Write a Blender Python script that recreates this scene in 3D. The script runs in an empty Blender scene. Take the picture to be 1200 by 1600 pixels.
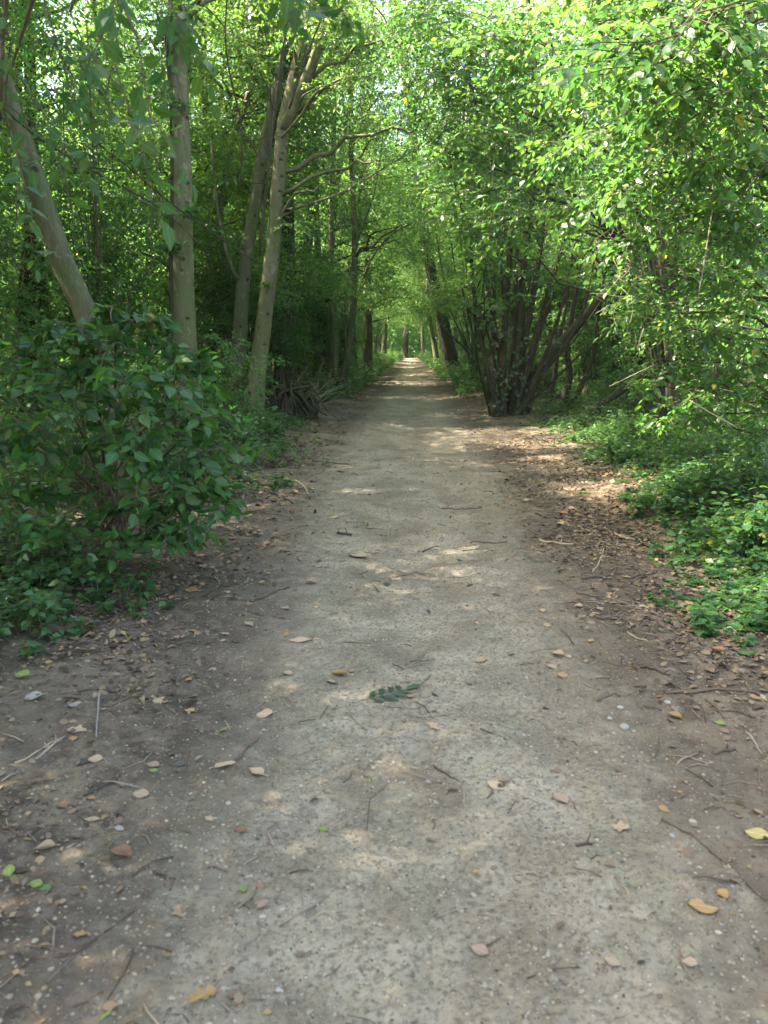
import bpy, math, random
import numpy as np
from mathutils import Vector, Matrix, Euler

R = math.radians
S = bpy.context.scene
COL = S.collection
rng = np.random.default_rng(7)
random.seed(7)

# ------------------------------------------------------------------ camera
H = 1.45
F = 1202.0                      # focal length in photo pixels (1200 x 1600)
HORIZON = 552.0
PITCH = math.atan((800 - HORIZON) / F)
YAW = math.atan(40 / F)
cam_d = bpy.data.cameras.new('camera')
cam_d.sensor_fit = 'VERTICAL'
cam_d.sensor_height = 24.0
cam_d.lens = 24.0 * F / 1600.0
cam_d.clip_start = 0.05
cam_d.clip_end = 600
cam_d.dof.use_dof = True
cam_d.dof.focus_distance = 8.0
cam_d.dof.aperture_fstop = 2.6
cam = bpy.data.objects.new('camera', cam_d)
COL.objects.link(cam)
cam.location = (0, 0, H)
cam.rotation_euler = (R(90) - PITCH, 0, YAW)
S.camera = cam
CM = np.array(Euler(cam.rotation_euler).to_matrix())


def ray(px, py):
    return CM @ np.array(((px - 600) / F, (800 - py) / F, -1.0))


def at(px, py, Y):
    d = ray(px, py)
    return np.array((0, 0, H)) + d * (Y / d[1])


# ------------------------------------------------------------------ noise
def vnoise(x, y, seed=0):
    x = np.asarray(x, float); y = np.asarray(y, float)
    xi = np.floor(x).astype(np.int64); yi = np.floor(y).astype(np.int64)
    fx = x - xi; fy = y - yi
    fx = fx * fx * (3 - 2 * fx); fy = fy * fy * (3 - 2 * fy)

    def h(a, b):
        n = (a * 374761393 + b * 668265263 + seed * 1442695041) & 0xffffffff
        n = ((n ^ (n >> 13)) * 1274126177) & 0xffffffff
        return ((n ^ (n >> 16)) & 0xffff) / 65535.0
    return ((h(xi, yi) * (1 - fx) + h(xi + 1, yi) * fx) * (1 - fy) +
            (h(xi, yi + 1) * (1 - fx) + h(xi + 1, yi + 1) * fx) * fy) - .5


def gz(x, y):
    """height of the forest floor"""
    x = np.asarray(x, float); y = np.asarray(y, float)
    rise = 0.02 * np.clip(y - 6, 0, 55)
    off = np.abs(x)
    side = np.clip((off - 1.7) / 2.0, 0, 1)
    return (rise + side * (.12 + .3 * vnoise(x * .45, y * .45, 3)) + .04 * vnoise(x * 1.3, y * 1.3, 5)
            + .028 * vnoise(x * 3.6, y * 3.6, 6) - .03 * np.exp(-(x / .9) ** 2))


def fine(x, y):
    return .020 * vnoise(x * 9, y * 9, 8) + .013 * vnoise(x * 24, y * 24, 9) + .007 * vnoise(x * 61, y * 61, 10)


def ground_at(px, py):
    d = ray(px, py)
    t = 0.5
    for _ in range(4000):
        p = np.array((0, 0, H)) + d * t
        if p[2] <= gz(p[0], p[1]):
            break
        t *= 1.003
    p[2] = gz(p[0], p[1])
    return p


# ------------------------------------------------------------------ mesh builder
class MB:
    def __init__(self):
        self.v = []; self.f = []; self.n = 0; self.uv = []

    def add(self, v, faces, mi=0, smooth=True, uv=None):
        """faces: list of int arrays (M, k)"""
        v = np.asarray(v, float).reshape(-1, 3)
        for fa in faces:
            fa = np.asarray(fa, np.int64)
            if len(fa):
                self.f.append((fa + self.n, mi, smooth))
        self.v.append(v)
        self.uv.append(np.zeros((len(v), 2)) if uv is None else np.asarray(uv, float))
        self.n += len(v)

    def tube(self, pts, rad, seg=8, mi=0, cap=True, rough=0.0):
        pts = np.asarray(pts, float); rad = np.asarray(rad, float)
        n = len(pts)
        t = np.gradient(pts, axis=0)
        t /= np.linalg.norm(t, axis=1)[:, None] + 1e-9
        ref = np.array((0.31, 0.95, 0.05))
        if abs(t[0] @ ref) > .9:
            ref = np.array((1.0, 0, 0))
        a = np.cross(t, ref); a /= np.linalg.norm(a, axis=1)[:, None] + 1e-9
        b = np.cross(t, a)
        th = np.arange(seg) * 2 * math.pi / seg
        rr = rad[:, None] * np.ones(seg)
        if rough:
            k = rng.uniform(-1, 1, (n, seg))
            k = (k + np.roll(k, 1, 0) + np.roll(k, 1, 1)) / 2
            rr = rr * (1 + rough * k)
        v = pts[:, None] + rr[..., None] * (np.cos(th)[None, :, None] * a[:, None] + np.sin(th)[None, :, None] * b[:, None])
        i = np.arange(n - 1)[:, None] * seg + np.arange(seg)[None]
        j = np.arange(n - 1)[:, None] * seg + (np.arange(seg)[None] + 1) % seg
        q = np.stack((i, j, j + seg, i + seg), -1).reshape(-1, 4)
        self.add(v.reshape(-1, 3), [q], mi)
        if cap:
            base = self.n - n * seg
            self.f.append((np.array([np.arange(seg)[::-1] + base]), mi, False))
            self.f.append((np.array([np.arange(seg) + base + (n - 1) * seg]), mi, False))

    def build(self, name, mats, parent=None, loc=None):
        me = bpy.data.meshes.new(name)
        V = np.concatenate(self.v) if self.v else np.zeros((0, 3))
        if loc is not None:
            V = V - np.asarray(loc, float)
        loops = []; starts = []; mi = []; sm = []; tot = 0
        for fa, m, s in self.f:
            k = fa.shape[1]
            loops.append(fa.ravel())
            starts.append(tot + np.arange(len(fa)) * k)
            tot += fa.size
            mi.append(np.full(len(fa), m)); sm.append(np.full(len(fa), s))
        loops = np.concatenate(loops); starts = np.concatenate(starts)
        me.vertices.add(len(V)); me.vertices.foreach_set('co', V.ravel())
        me.loops.add(len(loops)); me.loops.foreach_set('vertex_index', loops.astype(np.int32))
        me.polygons.add(len(starts)); me.polygons.foreach_set('loop_start', starts.astype(np.int32))
        me.polygons.foreach_set('material_index', np.concatenate(mi).astype(np.int32))
        me.polygons.foreach_set('use_smooth', np.concatenate(sm))
        U = np.concatenate(self.uv)
        uvl = me.uv_layers.new(name='uv')
        uvl.data.foreach_set('uv', U[loops].astype(np.float32).ravel())
        me.update(calc_edges=True)
        for m in (mats if isinstance(mats, (list, tuple)) else [mats]):
            me.materials.append(m)
        o = bpy.data.objects.new(name, me)
        COL.objects.link(o)
        if parent is not None:
            o.parent = parent
        return o


def tag(o, label=None, cat=None, group=None, kind=None):
    if label: o['label'] = label
    if cat: o['category'] = cat
    if group: o['group'] = group
    if kind: o['kind'] = kind
    return o


def thing(name, label, cat, loc=(0, 0, 0), group=None, rz=0):
    o = bpy.data.objects.new(name, None)
    COL.objects.link(o)
    o.empty_display_size = .3
    o.location = [float(c) for c in loc]
    o.rotation_euler = (0, 0, rz)
    return tag(o, label, cat, group)


def dup(root, loc, rz=0, scale=1.0, label=None, group=None, tilt=(0, 0)):
    r = root.copy(); COL.objects.link(r)
    r.location = [float(c) for c in loc]
    r.rotation_euler = (tilt[0], tilt[1], rz)
    r.scale = (scale,) * 3 if np.isscalar(scale) else scale
    for ch in root.children:
        c = ch.copy(); COL.objects.link(c); c.parent = r
        for g in ch.children:
            d = g.copy(); COL.objects.link(d); d.parent = c
    if label: r['label'] = label
    if group: r['group'] = group
    return r


def smooth_path(pts, n=24):
    """Catmull-Rom through pts"""
    P = np.asarray(pts, float)
    if len(P) == 2:
        t = np.linspace(0, 1, n)[:, None]
        return P[0] * (1 - t) + P[1] * t
    P = np.vstack((2 * P[0] - P[1], P, 2 * P[-1] - P[-2]))
    m = len(P) - 3
    out = []
    for u in np.linspace(0, m - 1e-6, n):
        i = int(u); t = u - i
        a, b, c, d = P[i:i + 4]
        out.append(.5 * (2 * b + (c - a) * t + (2 * a - 5 * b + 4 * c - d) * t * t + (3 * b - a - 3 * c + d) * t ** 3))
    return np.array(out)


def nrm(v):
    return v / (np.linalg.norm(v, axis=-1, keepdims=True) + 1e-9)


# ------------------------------------------------------------------ leaves
HI_V = np.array([(0, 0, 0), (0, .3, -.015), (0, .64, -.04), (0, 1, -.14), (-.26, .26, .05), (-.27, .58, .02), (.26, .26, .05), (.27, .58, .02)])
HI_T = np.array([(0, 1, 4), (0, 6, 1), (5, 2, 3), (2, 7, 3)])
HI_Q = np.array([(4, 1, 2, 5), (1, 6, 7, 2)])
LO_V = np.array([(0, 0, 0), (-.29, .46, .07), (0, 1, -.08), (.29, .46, .07)])
LO_T = np.array([(0, 2, 1), (0, 3, 2)])


def add_leaves(mb, pos, ax, nr, size, hi=False, mi=0, width=1.0):
    N = len(pos)
    if not N:
        return
    a = nrm(ax); s = nrm(np.cross(a, nr)); n = np.cross(s, a)
    T = HI_V if hi else LO_V
    size = np.broadcast_to(np.asarray(size, float), (N,))
    curl = rng.uniform(.2, 2.0, N)
    wid = width * rng.uniform(.85, 1.2, N)
    V = (T[None, :, 0, None] * (wid[:, None, None] * s[:, None]) + T[None, :, 1, None] * a[:, None]
         + T[None, :, 2, None] * (curl[:, None, None] * n[:, None]))
    V = pos[:, None] + size[:, None, None] * V
    k = len(T)
    base = np.arange(N)[:, None, None] * k
    uv = np.tile(T[:, :2], (N, 1))
    if hi:
        mb.add(V.reshape(-1, 3), [(base + HI_T[None]).reshape(-1, 3), (base + HI_Q[None]).reshape(-1, 4)], mi, True, uv)
    else:
        mb.add(V.reshape(-1, 3), [(base + LO_T[None]).reshape(-1, 3)], mi, True, uv)


def add_sprays(mb, P, D, L, k, size, hi=False, mi=0, mi_twig=1, twig=.004, droop=.25, jitter=.45, width=1.0, twigs=True, flat=1.0):
    """N leafy twigs from P along D; leaves alternate left and right in a near level plane"""
    N = len(P)
    D = nrm(D)
    L = np.broadcast_to(np.asarray(L, float), (N,))
    up = np.array((0, 0, 1.0))
    side = np.cross(D, up + rng.normal(0, .25, (N, 3)))
    side = nrm(side)
    pn = nrm(np.cross(side, D))
    pn *= np.where(pn[:, 2:] < 0, -1, 1)
    allp = []; alla = []; alln = []; alls = []
    ts = np.linspace(.15, 1, k)
    for i, t in enumerate(ts):
        base = P + D * (L * t)[:, None]
        base[:, 2] -= droop * L * t * t
        sg = 1 if i % 2 else -1
        if i == k - 1:
            ld = D + rng.normal(0, .15, (N, 3))
        else:
            ld = D * .5 + sg * side * .85 + rng.normal(0, .28, (N, 3))
        ld[:, 2] -= .22 + droop * .5
        nn = pn * flat + rng.normal(0, jitter, (N, 3))
        sz = size * (1 - .35 * abs(t - .55)) * rng.uniform(.45, 1.25, N)
        allp.append(base + nrm(ld) * (sz * .12)[:, None]); alla.append(ld); alln.append(nn); alls.append(sz)
    keep = rng.random(N * k) < .93
    add_leaves(mb, np.concatenate(allp)[keep], np.concatenate(alla)[keep], np.concatenate(alln)[keep], np.concatenate(alls)[keep], hi, mi, width)
    if twigs:
        # three-sided twig in two pieces
        ang = np.arange(3) * 2.094
        ring = (np.cos(ang)[None, :, None] * side[:, None] + np.sin(ang)[None, :, None] * pn[:, None])
        rings = []
        for t, r in ((-.05, 1.0), (.5, .7), (.97, .3)):
            c = P + D * (L * t)[:, None]
            c[:, 2] -= droop * L * t * abs(t)
            rings.append(c[:, None] + ring * twig * r)
        V = np.stack(rings, 1).reshape(-1, 3)
        q = []
        for l in range(2):
            for j in range(3):
                q.append((l * 3 + j, l * 3 + (j + 1) % 3, (l + 1) * 3 + (j + 1) % 3, (l + 1) * 3 + j))
        q = np.array(q)
        mb.add(V, [(np.arange(N)[:, None, None] * 9 + q[None]).reshape(-1, 4)], mi_twig, True)


def add_clump(mb, c, r, n, size, hi=False, k=11, flatz=.6, outward=None, droop=.25, mi=0, twigs=True, length=.75, jitter=.45, width=1.0):
    u = nrm(rng.normal(0, 1, (n, 3)))
    rad = rng.random(n) ** .5
    off = u * rad[:, None] * r * .8
    off[:, 2] *= flatz
    D = u + rng.normal(0, .35, (n, 3))
    if outward is not None:
        D = D + np.asarray(outward) * .8
    D[:, 2] = D[:, 2] * .35 - .05
    P = np.asarray(c) + off - nrm(D) * (r * length * .4)
    add_sprays(mb, P, D, r * length * rng.uniform(.6, 1.2, n), k, size, hi, mi, 1, droop=droop, twigs=twigs, jitter=jitter, width=width)


# ------------------------------------------------------------------ materials
def new_mat(name):
    m = bpy.data.materials.new(name)
    m.use_nodes = True
    nt = m.node_tree
    nt.nodes.clear()
    return m, nt


class NT:
    def __init__(s, nt):
        s.nt = nt

    def n(s, typ, **kw):
        nd = s.nt.nodes.new(typ)
        for k, v in kw.items():
            if k.startswith('_'):
                setattr(nd, k[1:], v)
            else:
                key = int(k[1:]) if k[0] == 'i' and k[1:].isdigit() else k.replace('__', ' ')
                if isinstance(v, bpy.types.NodeSocket):
                    s.nt.links.new(v, nd.inputs[key])
                else:
                    nd.inputs[key].default_value = v
        return nd

    def math(s, op, a, b=0.0, c=None, clamp=False):
        nd = s.n('ShaderNodeMath', _operation=op, _use_clamp=clamp, i0=a, i1=b)
        return nd.outputs[0]

    def mix(s, f, a, b, blend='MIX'):
        nd = s.nt.nodes.new('ShaderNodeMix')
        nd.data_type = 'RGBA'; nd.blend_type = blend
        for k, v in ((0, f), (6, a), (7, b)):
            if isinstance(v, bpy.types.NodeSocket):
                s.nt.links.new(v, nd.inputs[k])
            else:
                nd.inputs[k].default_value = v if k == 0 else (tuple(v) + (1,) if len(v) == 3 else v)
        return nd.outputs[2]

    def noise(s, vec, scale, detail=4, rough=.55):
        return s.n('ShaderNodeTexNoise', Vector=vec, Scale=scale, Detail=detail, Roughness=rough).outputs[0]

    def ramp(s, f, lo, hi):
        nd = s.n('ShaderNodeMapRange', Value=f)
        nd.inputs[1].default_value = lo; nd.inputs[2].default_value = hi
        nd.interpolation_type = 'SMOOTHSTEP'
        return nd.outputs[0]

    def scale(s, vec, sc):
        nd = s.n('ShaderNodeVectorMath', _operation='MULTIPLY', i0=vec)
        nd.inputs[1].default_value = sc
        return nd.outputs[0]

    def out(s, sh):
        o = s.nt.nodes.new('ShaderNodeOutputMaterial')
        s.nt.links.new(sh, o.inputs[0])


def leaf_mat(name, refl, trans, rough=.42, spec=.5, mixf=.45, var=.55, yellow=.006):
    m, nt = new_mat(name); g = NT(nt)
    geo = g.n('ShaderNodeNewGeometry')
    isl = geo.outputs['Random Per Island']
    obj = g.n('ShaderNodeObjectInfo').outputs['Random']
    uv = g.n('ShaderNodeUVMap').outputs[0]
    sep = g.n('ShaderNodeSeparateXYZ', Vector=uv)
    au = g.math('ABSOLUTE', sep.outputs[0])
    rib = g.math('SUBTRACT', 1, g.ramp(au, .01, .035))
    # side veins slanting forward from the midrib
    vv = g.math('SINE', g.math('MULTIPLY', g.math('SUBTRACT', sep.outputs[1], g.math('MULTIPLY', au, .8)), 52))
    h1 = g.math('FRACT', g.math('MULTIPLY', isl, 7.13))
    h2 = g.math('FRACT', g.math('MULTIPLY', isl, 31.7))
    br = g.math('ADD', 1 - var * .5, g.math('MULTIPLY', h1, var))
    br = g.math('MULTIPLY', br, g.math('ADD', .85, g.math('MULTIPLY', obj, .3)))

    def col(c):
        warm = (c[0] * 1.45, c[1] * 1.06, c[2] * .7)
        cool = (c[0] * .72, c[1] * .92, c[2] * 1.15)
        x = g.mix(h2, cool, warm)
        x = g.mix(g.math('GREATER_THAN', h1, 1 - yellow), x, (c[1] * 1.5, c[1] * 1.25, c[2]))
        x = g.mix(g.math('MULTIPLY', rib, .45), x, tuple(min(1, q * 2.0 + .01) for q in c))
        nd = g.n('ShaderNodeHueSaturation', Color=x, Value=br)
        return nd.outputs[0]
    bump = g.n('ShaderNodeBump', Strength=.25, Distance=.004, Height=g.math('ADD', g.math('MULTIPLY', vv, .5), rib))
    p = g.n('ShaderNodeBsdfPrincipled', Base__Color=col(refl), Roughness=rough, Normal=bump.outputs[0])
    p.inputs['Specular IOR Level'].default_value = spec
    t = g.n('ShaderNodeBsdfTranslucent', Color=col(trans))
    mx = g.n('ShaderNodeMixShader', i0=mixf, i1=p.outputs[0], i2=t.outputs[0])
    g.out(mx.outputs[0])
    return m


def bark_mat(name, base, dark, moss, mossamt=.5, fiss=.5, marks=.6):  # marks: share of cells that carry a knot
    m, nt = new_mat(name); g = NT(nt)
    co = g.n('ShaderNodeTexCoord').outputs['Object']
    big = g.noise(co, 1.6, 3)
    fi = g.noise(g.scale(co, (14, 14, 2.2)), 1.0, 6, .65)
    fin = g.noise(g.scale(co, (60, 60, 25)), 1.0, 3)
    c = g.mix(g.ramp(fi, .35, .65), dark, base)
    c = g.mix(g.math('MULTIPLY', g.ramp(big, .34, .58), mossamt), c, moss)
    c = g.mix(g.math('MULTIPLY', fin, .35), c, tuple(q * 1.5 for q in base))
    # dark crosswise knots and scars
    vo = g.n('ShaderNodeTexVoronoi', Vector=g.scale(co, (5, 5, 7)), Scale=1.0)
    wob = g.math('ADD', vo.outputs['Distance'], g.math('MULTIPLY', g.math('SUBTRACT', fin, .5), .15))
    gate = g.math('GREATER_THAN', g.n('ShaderNodeSeparateColor', Color=vo.outputs['Color']).outputs[0], 1 - marks)
    knot = g.math('MULTIPLY', g.math('SUBTRACT', 1, g.ramp(wob, .1, .24)), gate)
    c = g.mix(g.math('MULTIPLY', knot, .85), c, tuple(q * .35 for q in dark))
    hgt = g.math('ADD', g.math('MULTIPLY', fi, fiss), g.math('ADD', g.math('MULTIPLY', fin, .2), g.math('MULTIPLY', knot, -.4)))
    lich = g.math('MULTIPLY', g.ramp(g.noise(g.scale(co, (7, 7, 5)), 1.0, 5, .7), .56, .66), .55)
    c = g.mix(lich, c, tuple(min(.4, q * 1.7 + .02) for q in base))
    stain = g.ramp(g.noise(g.scale(co, (5, 5, .9)), 1.0, 3), .55, .75)
    c = g.mix(g.math('MULTIPLY', stain, .6), c, tuple(q * .6 for q in dark))
    bump = g.n('ShaderNodeBump', Strength=1.0, Distance=.035, Height=hgt)
    p = g.n('ShaderNodeBsdfPrincipled', Base__Color=c, Roughness=.85, Normal=bump.outputs[0])
    p.inputs['Specular IOR Level'].default_value = .2
    g.out(p.outputs[0])
    return m


def dirt_color(g, co):
    n1 = g.noise(co, 1.1, 5); n2 = g.noise(co, 9, 5, .65); n3 = g.noise(co, 48, 4, .7)
    c = g.mix(g.ramp(n2, .35, .68), (.050, .037, .027), (.115, .092, .067))
    c = g.mix(g.math('MULTIPLY', g.ramp(n1, .48, .62), g.ramp(n2, .3, .6)), c, (.15, .118, .084))
    c = g.mix(g.math('MULTIPLY', g.ramp(n3, .55, .75), .6), c, (.24, .20, .155))
    c = g.mix(g.math('MULTIPLY', g.ramp(n3, .44, .3), .8), c, (.035, .027, .021))
    return c, n1, n2, n3


def ground_mat():
    m, nt = new_mat('forest_soil'); g = NT(nt)
    co = g.n('ShaderNodeNewGeometry').outputs['Position']
    c, n1, n2, n3 = dirt_color(g, co)
    w = g.n('ShaderNodeAttribute', _attribute_name='wild').outputs['Fac']
    gm = g.noise(co, .9, 4)
    c = g.mix(g.math('MULTIPLY', g.ramp(gm, .4, .6), g.math('MULTIPLY', w, .75)), c, (.035, .06, .018))
    bump = g.n('ShaderNodeBump', Strength=.7, Distance=.03, Height=g.math('ADD', g.math('MULTIPLY', n3, .5), n2))
    p = g.n('ShaderNodeBsdfPrincipled', Base__Color=c, Roughness=.95, Normal=bump.outputs[0])
    p.inputs['Specular IOR Level'].default_value = .15
    g.out(p.outputs[0])
    return m


def path_mat():
    m, nt = new_mat('gravel_path'); g = NT(nt)
    co = g.n('ShaderNodeNewGeometry').outputs['Position']
    c, n1, n2, n3 = dirt_color(g, co)
    e = g.n('ShaderNodeAttribute', _attribute_name='edge').outputs['Fac']
    blot = g.noise(co, 2.3, 6, .6)
    streak = g.noise(g.scale(co, (3.2, .8, 1)), 1.0, 4)
    f = g.math('ADD', e, g.math('ADD', g.math('MULTIPLY', g.math('SUBTRACT', blot, .5), 1.5), g.math('ADD', g.math('MULTIPLY', g.math('SUBTRACT', n2, .5), 1.6), g.math('MULTIPLY', g.math('SUBTRACT', n3, .5), .7))))
    f = g.ramp(f, .12, .85)
    pale = g.mix(g.ramp(blot, .35, .65), (.165, .138, .098), (.285, .247, .182))
    pale = g.mix(g.math('MULTIPLY', g.ramp(streak, .5, .68), .55), pale, (.165, .158, .105))
    pale = g.mix(g.math('MULTIPLY', g.ramp(n3, .54, .34), .75), pale, (.095, .08, .06))
    pale = g.mix(g.math('MULTIPLY', g.ramp(n3, .56, .74), .6), pale, (.34, .30, .225))
    c = g.mix(f, pale, c)
    damp = g.noise(g.scale(co, (1.5, .6, 1)), 1.0, 5, .6)
    c = g.mix(g.math('MULTIPLY', g.ramp(damp, .5, .66), .5), c, (.115, .092, .066))
    # stones pressed into the surface
    vo = g.n('ShaderNodeTexVoronoi', Vector=co, Scale=62.0)
    cs = g.n('ShaderNodeSeparateColor', Color=vo.outputs['Color'])
    gate = g.math('GREATER_THAN', cs.outputs[0], .72)
    st = g.math('MULTIPLY', g.math('SUBTRACT', 1, g.ramp(vo.outputs['Distance'], .28, .42)), gate)
    stc = g.mix(cs.outputs[1], (.12, .105, .08), (.34, .31, .25))
    c = g.mix(g.math('MULTIPLY', st, g.math('SUBTRACT', .8, g.math('MULTIPLY', f, .35))), c, stc)
    hgt = g.math('ADD', g.math('MULTIPLY', n3, .45), g.math('ADD', g.math('MULTIPLY', n2, .5), g.math('MULTIPLY', st, .35)))
    bump = g.n('ShaderNodeBump', Strength=.9, Distance=.025, Height=hgt)
    p = g.n('ShaderNodeBsdfPrincipled', Base__Color=c, Roughness=.92, Normal=bump.outputs[0])
    p.inputs['Specular IOR Level'].default_value = .2
    g.out(p.outputs[0])
    return m


def flat_mat(name, c, rough=.7, var=.35, spec=.3, trans=None):
    m, nt = new_mat(name); g = NT(nt)
    co = g.n('ShaderNodeTexCoord').outputs['Object']
    isl = g.n('ShaderNodeNewGeometry').outputs['Random Per Island']
    n = g.noise(co, 30, 4)
    v = g.math('ADD', 1 - var, g.math('ADD', g.math('MULTIPLY', isl, var), g.math('MULTIPLY', n, var)))
    col = g.n('ShaderNodeHueSaturation', Color=tuple(c) + (1,), Value=v).outputs[0]
    p = g.n('ShaderNodeBsdfPrincipled', Base__Color=col, Roughness=rough)
    p.inputs['Specular IOR Level'].default_value = spec
    sh = p.outputs[0]
    if trans:
        t = g.n('ShaderNodeBsdfTranslucent', Color=tuple(trans) + (1,))
        sh = g.n('ShaderNodeMixShader', i0=.35, i1=sh, i2=t.outputs[0]).outputs[0]
    g.out(sh)
    return m


def multi_mat(name, cols, rough=.85):
    """each loose piece takes one of the listed natural colours"""
    m, nt = new_mat(name); g = NT(nt)
    isl = g.n('ShaderNodeNewGeometry').outputs['Random Per Island']
    rp = nt.nodes.new('ShaderNodeValToRGB')
    rp.color_ramp.interpolation = 'CONSTANT'
    el = rp.color_ramp.elements
    while len(el) < len(cols):
        el.new(.5)
    for i, c in enumerate(cols):
        el[i].position = i / len(cols)
        el[i].color = tuple(c) + (1,)
    nt.links.new(isl, rp.inputs[0])
    p = g.n('ShaderNodeBsdfPrincipled', Base__Color=rp.outputs[0], Roughness=rough)
    p.inputs['Specular IOR Level'].default_value = .25
    g.out(p.outputs[0])
    return m


M = dict(
    leaf=leaf_mat('woodland_leaf', (.043, .105, .026), (.15, .34, .06), rough=.36, spec=.6, mixf=.5),
    hazel=leaf_mat('hazel_leaf', (.048, .125, .026), (.115, .31, .055), rough=.3, spec=.7, mixf=.5),
    shade=leaf_mat('understorey_leaf', (.036, .095, .026), (.10, .28, .06), mixf=.5),
    shrub=leaf_mat('glossy_shrub_leaf', (.023, .080, .022), (.07, .21, .033), rough=.4, spec=.4, mixf=.38, var=.75),
    cover=leaf_mat('ground_cover_leaf', (.036, .108, .036), (.10, .25, .046), rough=.38, mixf=.4, var=.6),
    far=leaf_mat('distant_leaf', (.045, .11, .03), (.13, .34, .075), mixf=.5),
    bark=bark_mat('grey_bark', (.108, .10, .062), (.05, .045, .03), (.048, .07, .022), .85, .6, .85),
    pale=bark_mat('pale_bark', (.148, .136, .086), (.07, .063, .04), (.07, .092, .03), .8, .4, .9),
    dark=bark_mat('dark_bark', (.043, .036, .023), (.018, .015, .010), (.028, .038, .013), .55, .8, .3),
    twig=flat_mat('twig_bark', (.085, .07, .045), .8),
    dead=flat_mat('dead_twig', (.19, .16, .115), .85),
    deadwood=bark_mat('rotting_wood', (.05, .038, .025), (.018, .013, .009), (.03, .045, .014), .6, .9, .3),
    soil=ground_mat(), path=path_mat(),
)

# ------------------------------------------------------------------ ground and path
def grid_mesh(name, xs, ys, zf, m, attr=None, mask=None):
    X, Y = np.meshgrid(xs, ys)
    Z = zf(X, Y)
    mb = MB()
    nx = len(xs)
    i = (np.arange(len(ys) - 1)[:, None] * nx + np.arange(nx - 1)[None])
    q = np.stack((i, i + 1, i + 1 + nx, i + nx), -1).reshape(-1, 4)
    if mask is not None:
        k = mask(X, Y).ravel()
        q = q[k[q].all(1)]
    mb.add(np.stack((X, Y, Z), -1).reshape(-1, 3), [q], 0)
    o = mb.build(name, m)
    if attr:
        a = o.data.attributes.new(attr[0], 'FLOAT', 'POINT')
        a.data.foreach_set('value', attr[1](X, Y).ravel().astype(np.float32))
    return o


def var_axis(a, b, step0, growth, centre=0.0, cap=6.0):
    out = [centre]
    s = step0
    while out[-1] < b:
        out.append(out[-1] + s); s = min(s * growth, cap)
    s = step0; neg = [centre]
    while neg[-1] > a:
        neg.append(neg[-1] - s); s = min(s * growth, cap)
    return np.array(neg[::-1][:-1] + out)


def half_w(y):
    return 1.75 + .25 * vnoise(y * .5, y * 0 + 3, 21) + .10 * vnoise(y * 3, y * 0 + 9, 22) - .6 * np.clip((y - 9) / 24, 0, 1) - .5 * np.clip((y - 30) / 25, 0, 1)


gx = np.concatenate((-np.cumsum(.12 * 1.045 ** np.arange(95))[::-1], [0], np.cumsum(.12 * 1.045 ** np.arange(95))))
gy = var_axis(-160, 400, .14, 1.022, 3.0, 14.0)
ground = grid_mesh('ground', gx, gy, lambda X, Y: gz(X, Y) + fine(X, Y) * (np.abs(X) < 8) - .07 * np.clip((half_w(Y) - .10 - np.abs(X)) / .12, 0, 1) * (Y > -3.6) * (Y < 93), M['soil'],
                   ('wild', lambda X, Y: np.clip((np.abs(X) - 1.7) / 1.5, 0, 1)))
tag(ground, kind='structure')


def pale_w(x, y):
    return np.where(x < 0, .78, 1.0) + np.clip((y - 3) / 4, 0, 1) * np.where(x < 0, .36, .14) - .5 * np.clip((y - 9) / 24, 0, 1) - .3 * np.clip((y - 30) / 25, 0, 1) + .12 * vnoise(y * .8, np.sign(x) * 7 + y * 0, 31)


px_ = np.arange(-2.1, 2.1001, .016)
py_ = [-4.0]
while py_[-1] < 95:
    py_.append(py_[-1] + (.014 + .003 * max(0, py_[-1] - 1) if 1.0 < py_[-1] < 6 else .03 + .014 * abs(py_[-1] - 3.5)))
path = grid_mesh('path', px_, np.array(py_), lambda X, Y: gz(X, Y) + fine(X, Y) + .006 - .02 * np.clip((np.abs(X) - half_w(Y) + .12) / .12, 0, 1), M['path'],
                 ('edge', lambda X, Y: np.clip((np.abs(X) - pale_w(X, Y) + .55) / .8, 0, 1)),
                 mask=lambda X, Y: np.abs(X) <= half_w(Y) + .03)
tag(path, kind='structure')


def surf(x, y):
    return gz(x, y) + fine(x, y) + .006


# gravel: small stones lying loose on the path
ICO = np.array([(0, 0, 1), (.894, 0, .447), (.276, .851, .447), (-.724, .526, .447), (-.724, -.526, .447), (.276, -.851, .447),
                (.724, .526, -.447), (-.276, .851, -.447), (-.894, 0, -.447), (-.276, -.851, -.447), (.724, -.526, -.447), (0, 0, -1)])
ICF = np.array([(0, 1, 2), (0, 2, 3), (0, 3, 4), (0, 4, 5), (0, 5, 1), (1, 6, 2), (2, 7, 3), (3, 8, 4), (4, 9, 5), (5, 10, 1), (2, 6, 7), (3, 7, 8), (4, 8, 9), (5, 9, 10), (1, 10, 6), (6, 11, 7), (7, 11, 8), (8, 11, 9), (9, 11, 10), (10, 11, 6)])


def near_random(n, x0, x1, y0, y1, bias=1.6):
    y = y0 + (y1 - y0) * rng.random(n) ** bias
    x = rng.uniform(x0, x1, n)
    return x, y


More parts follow.
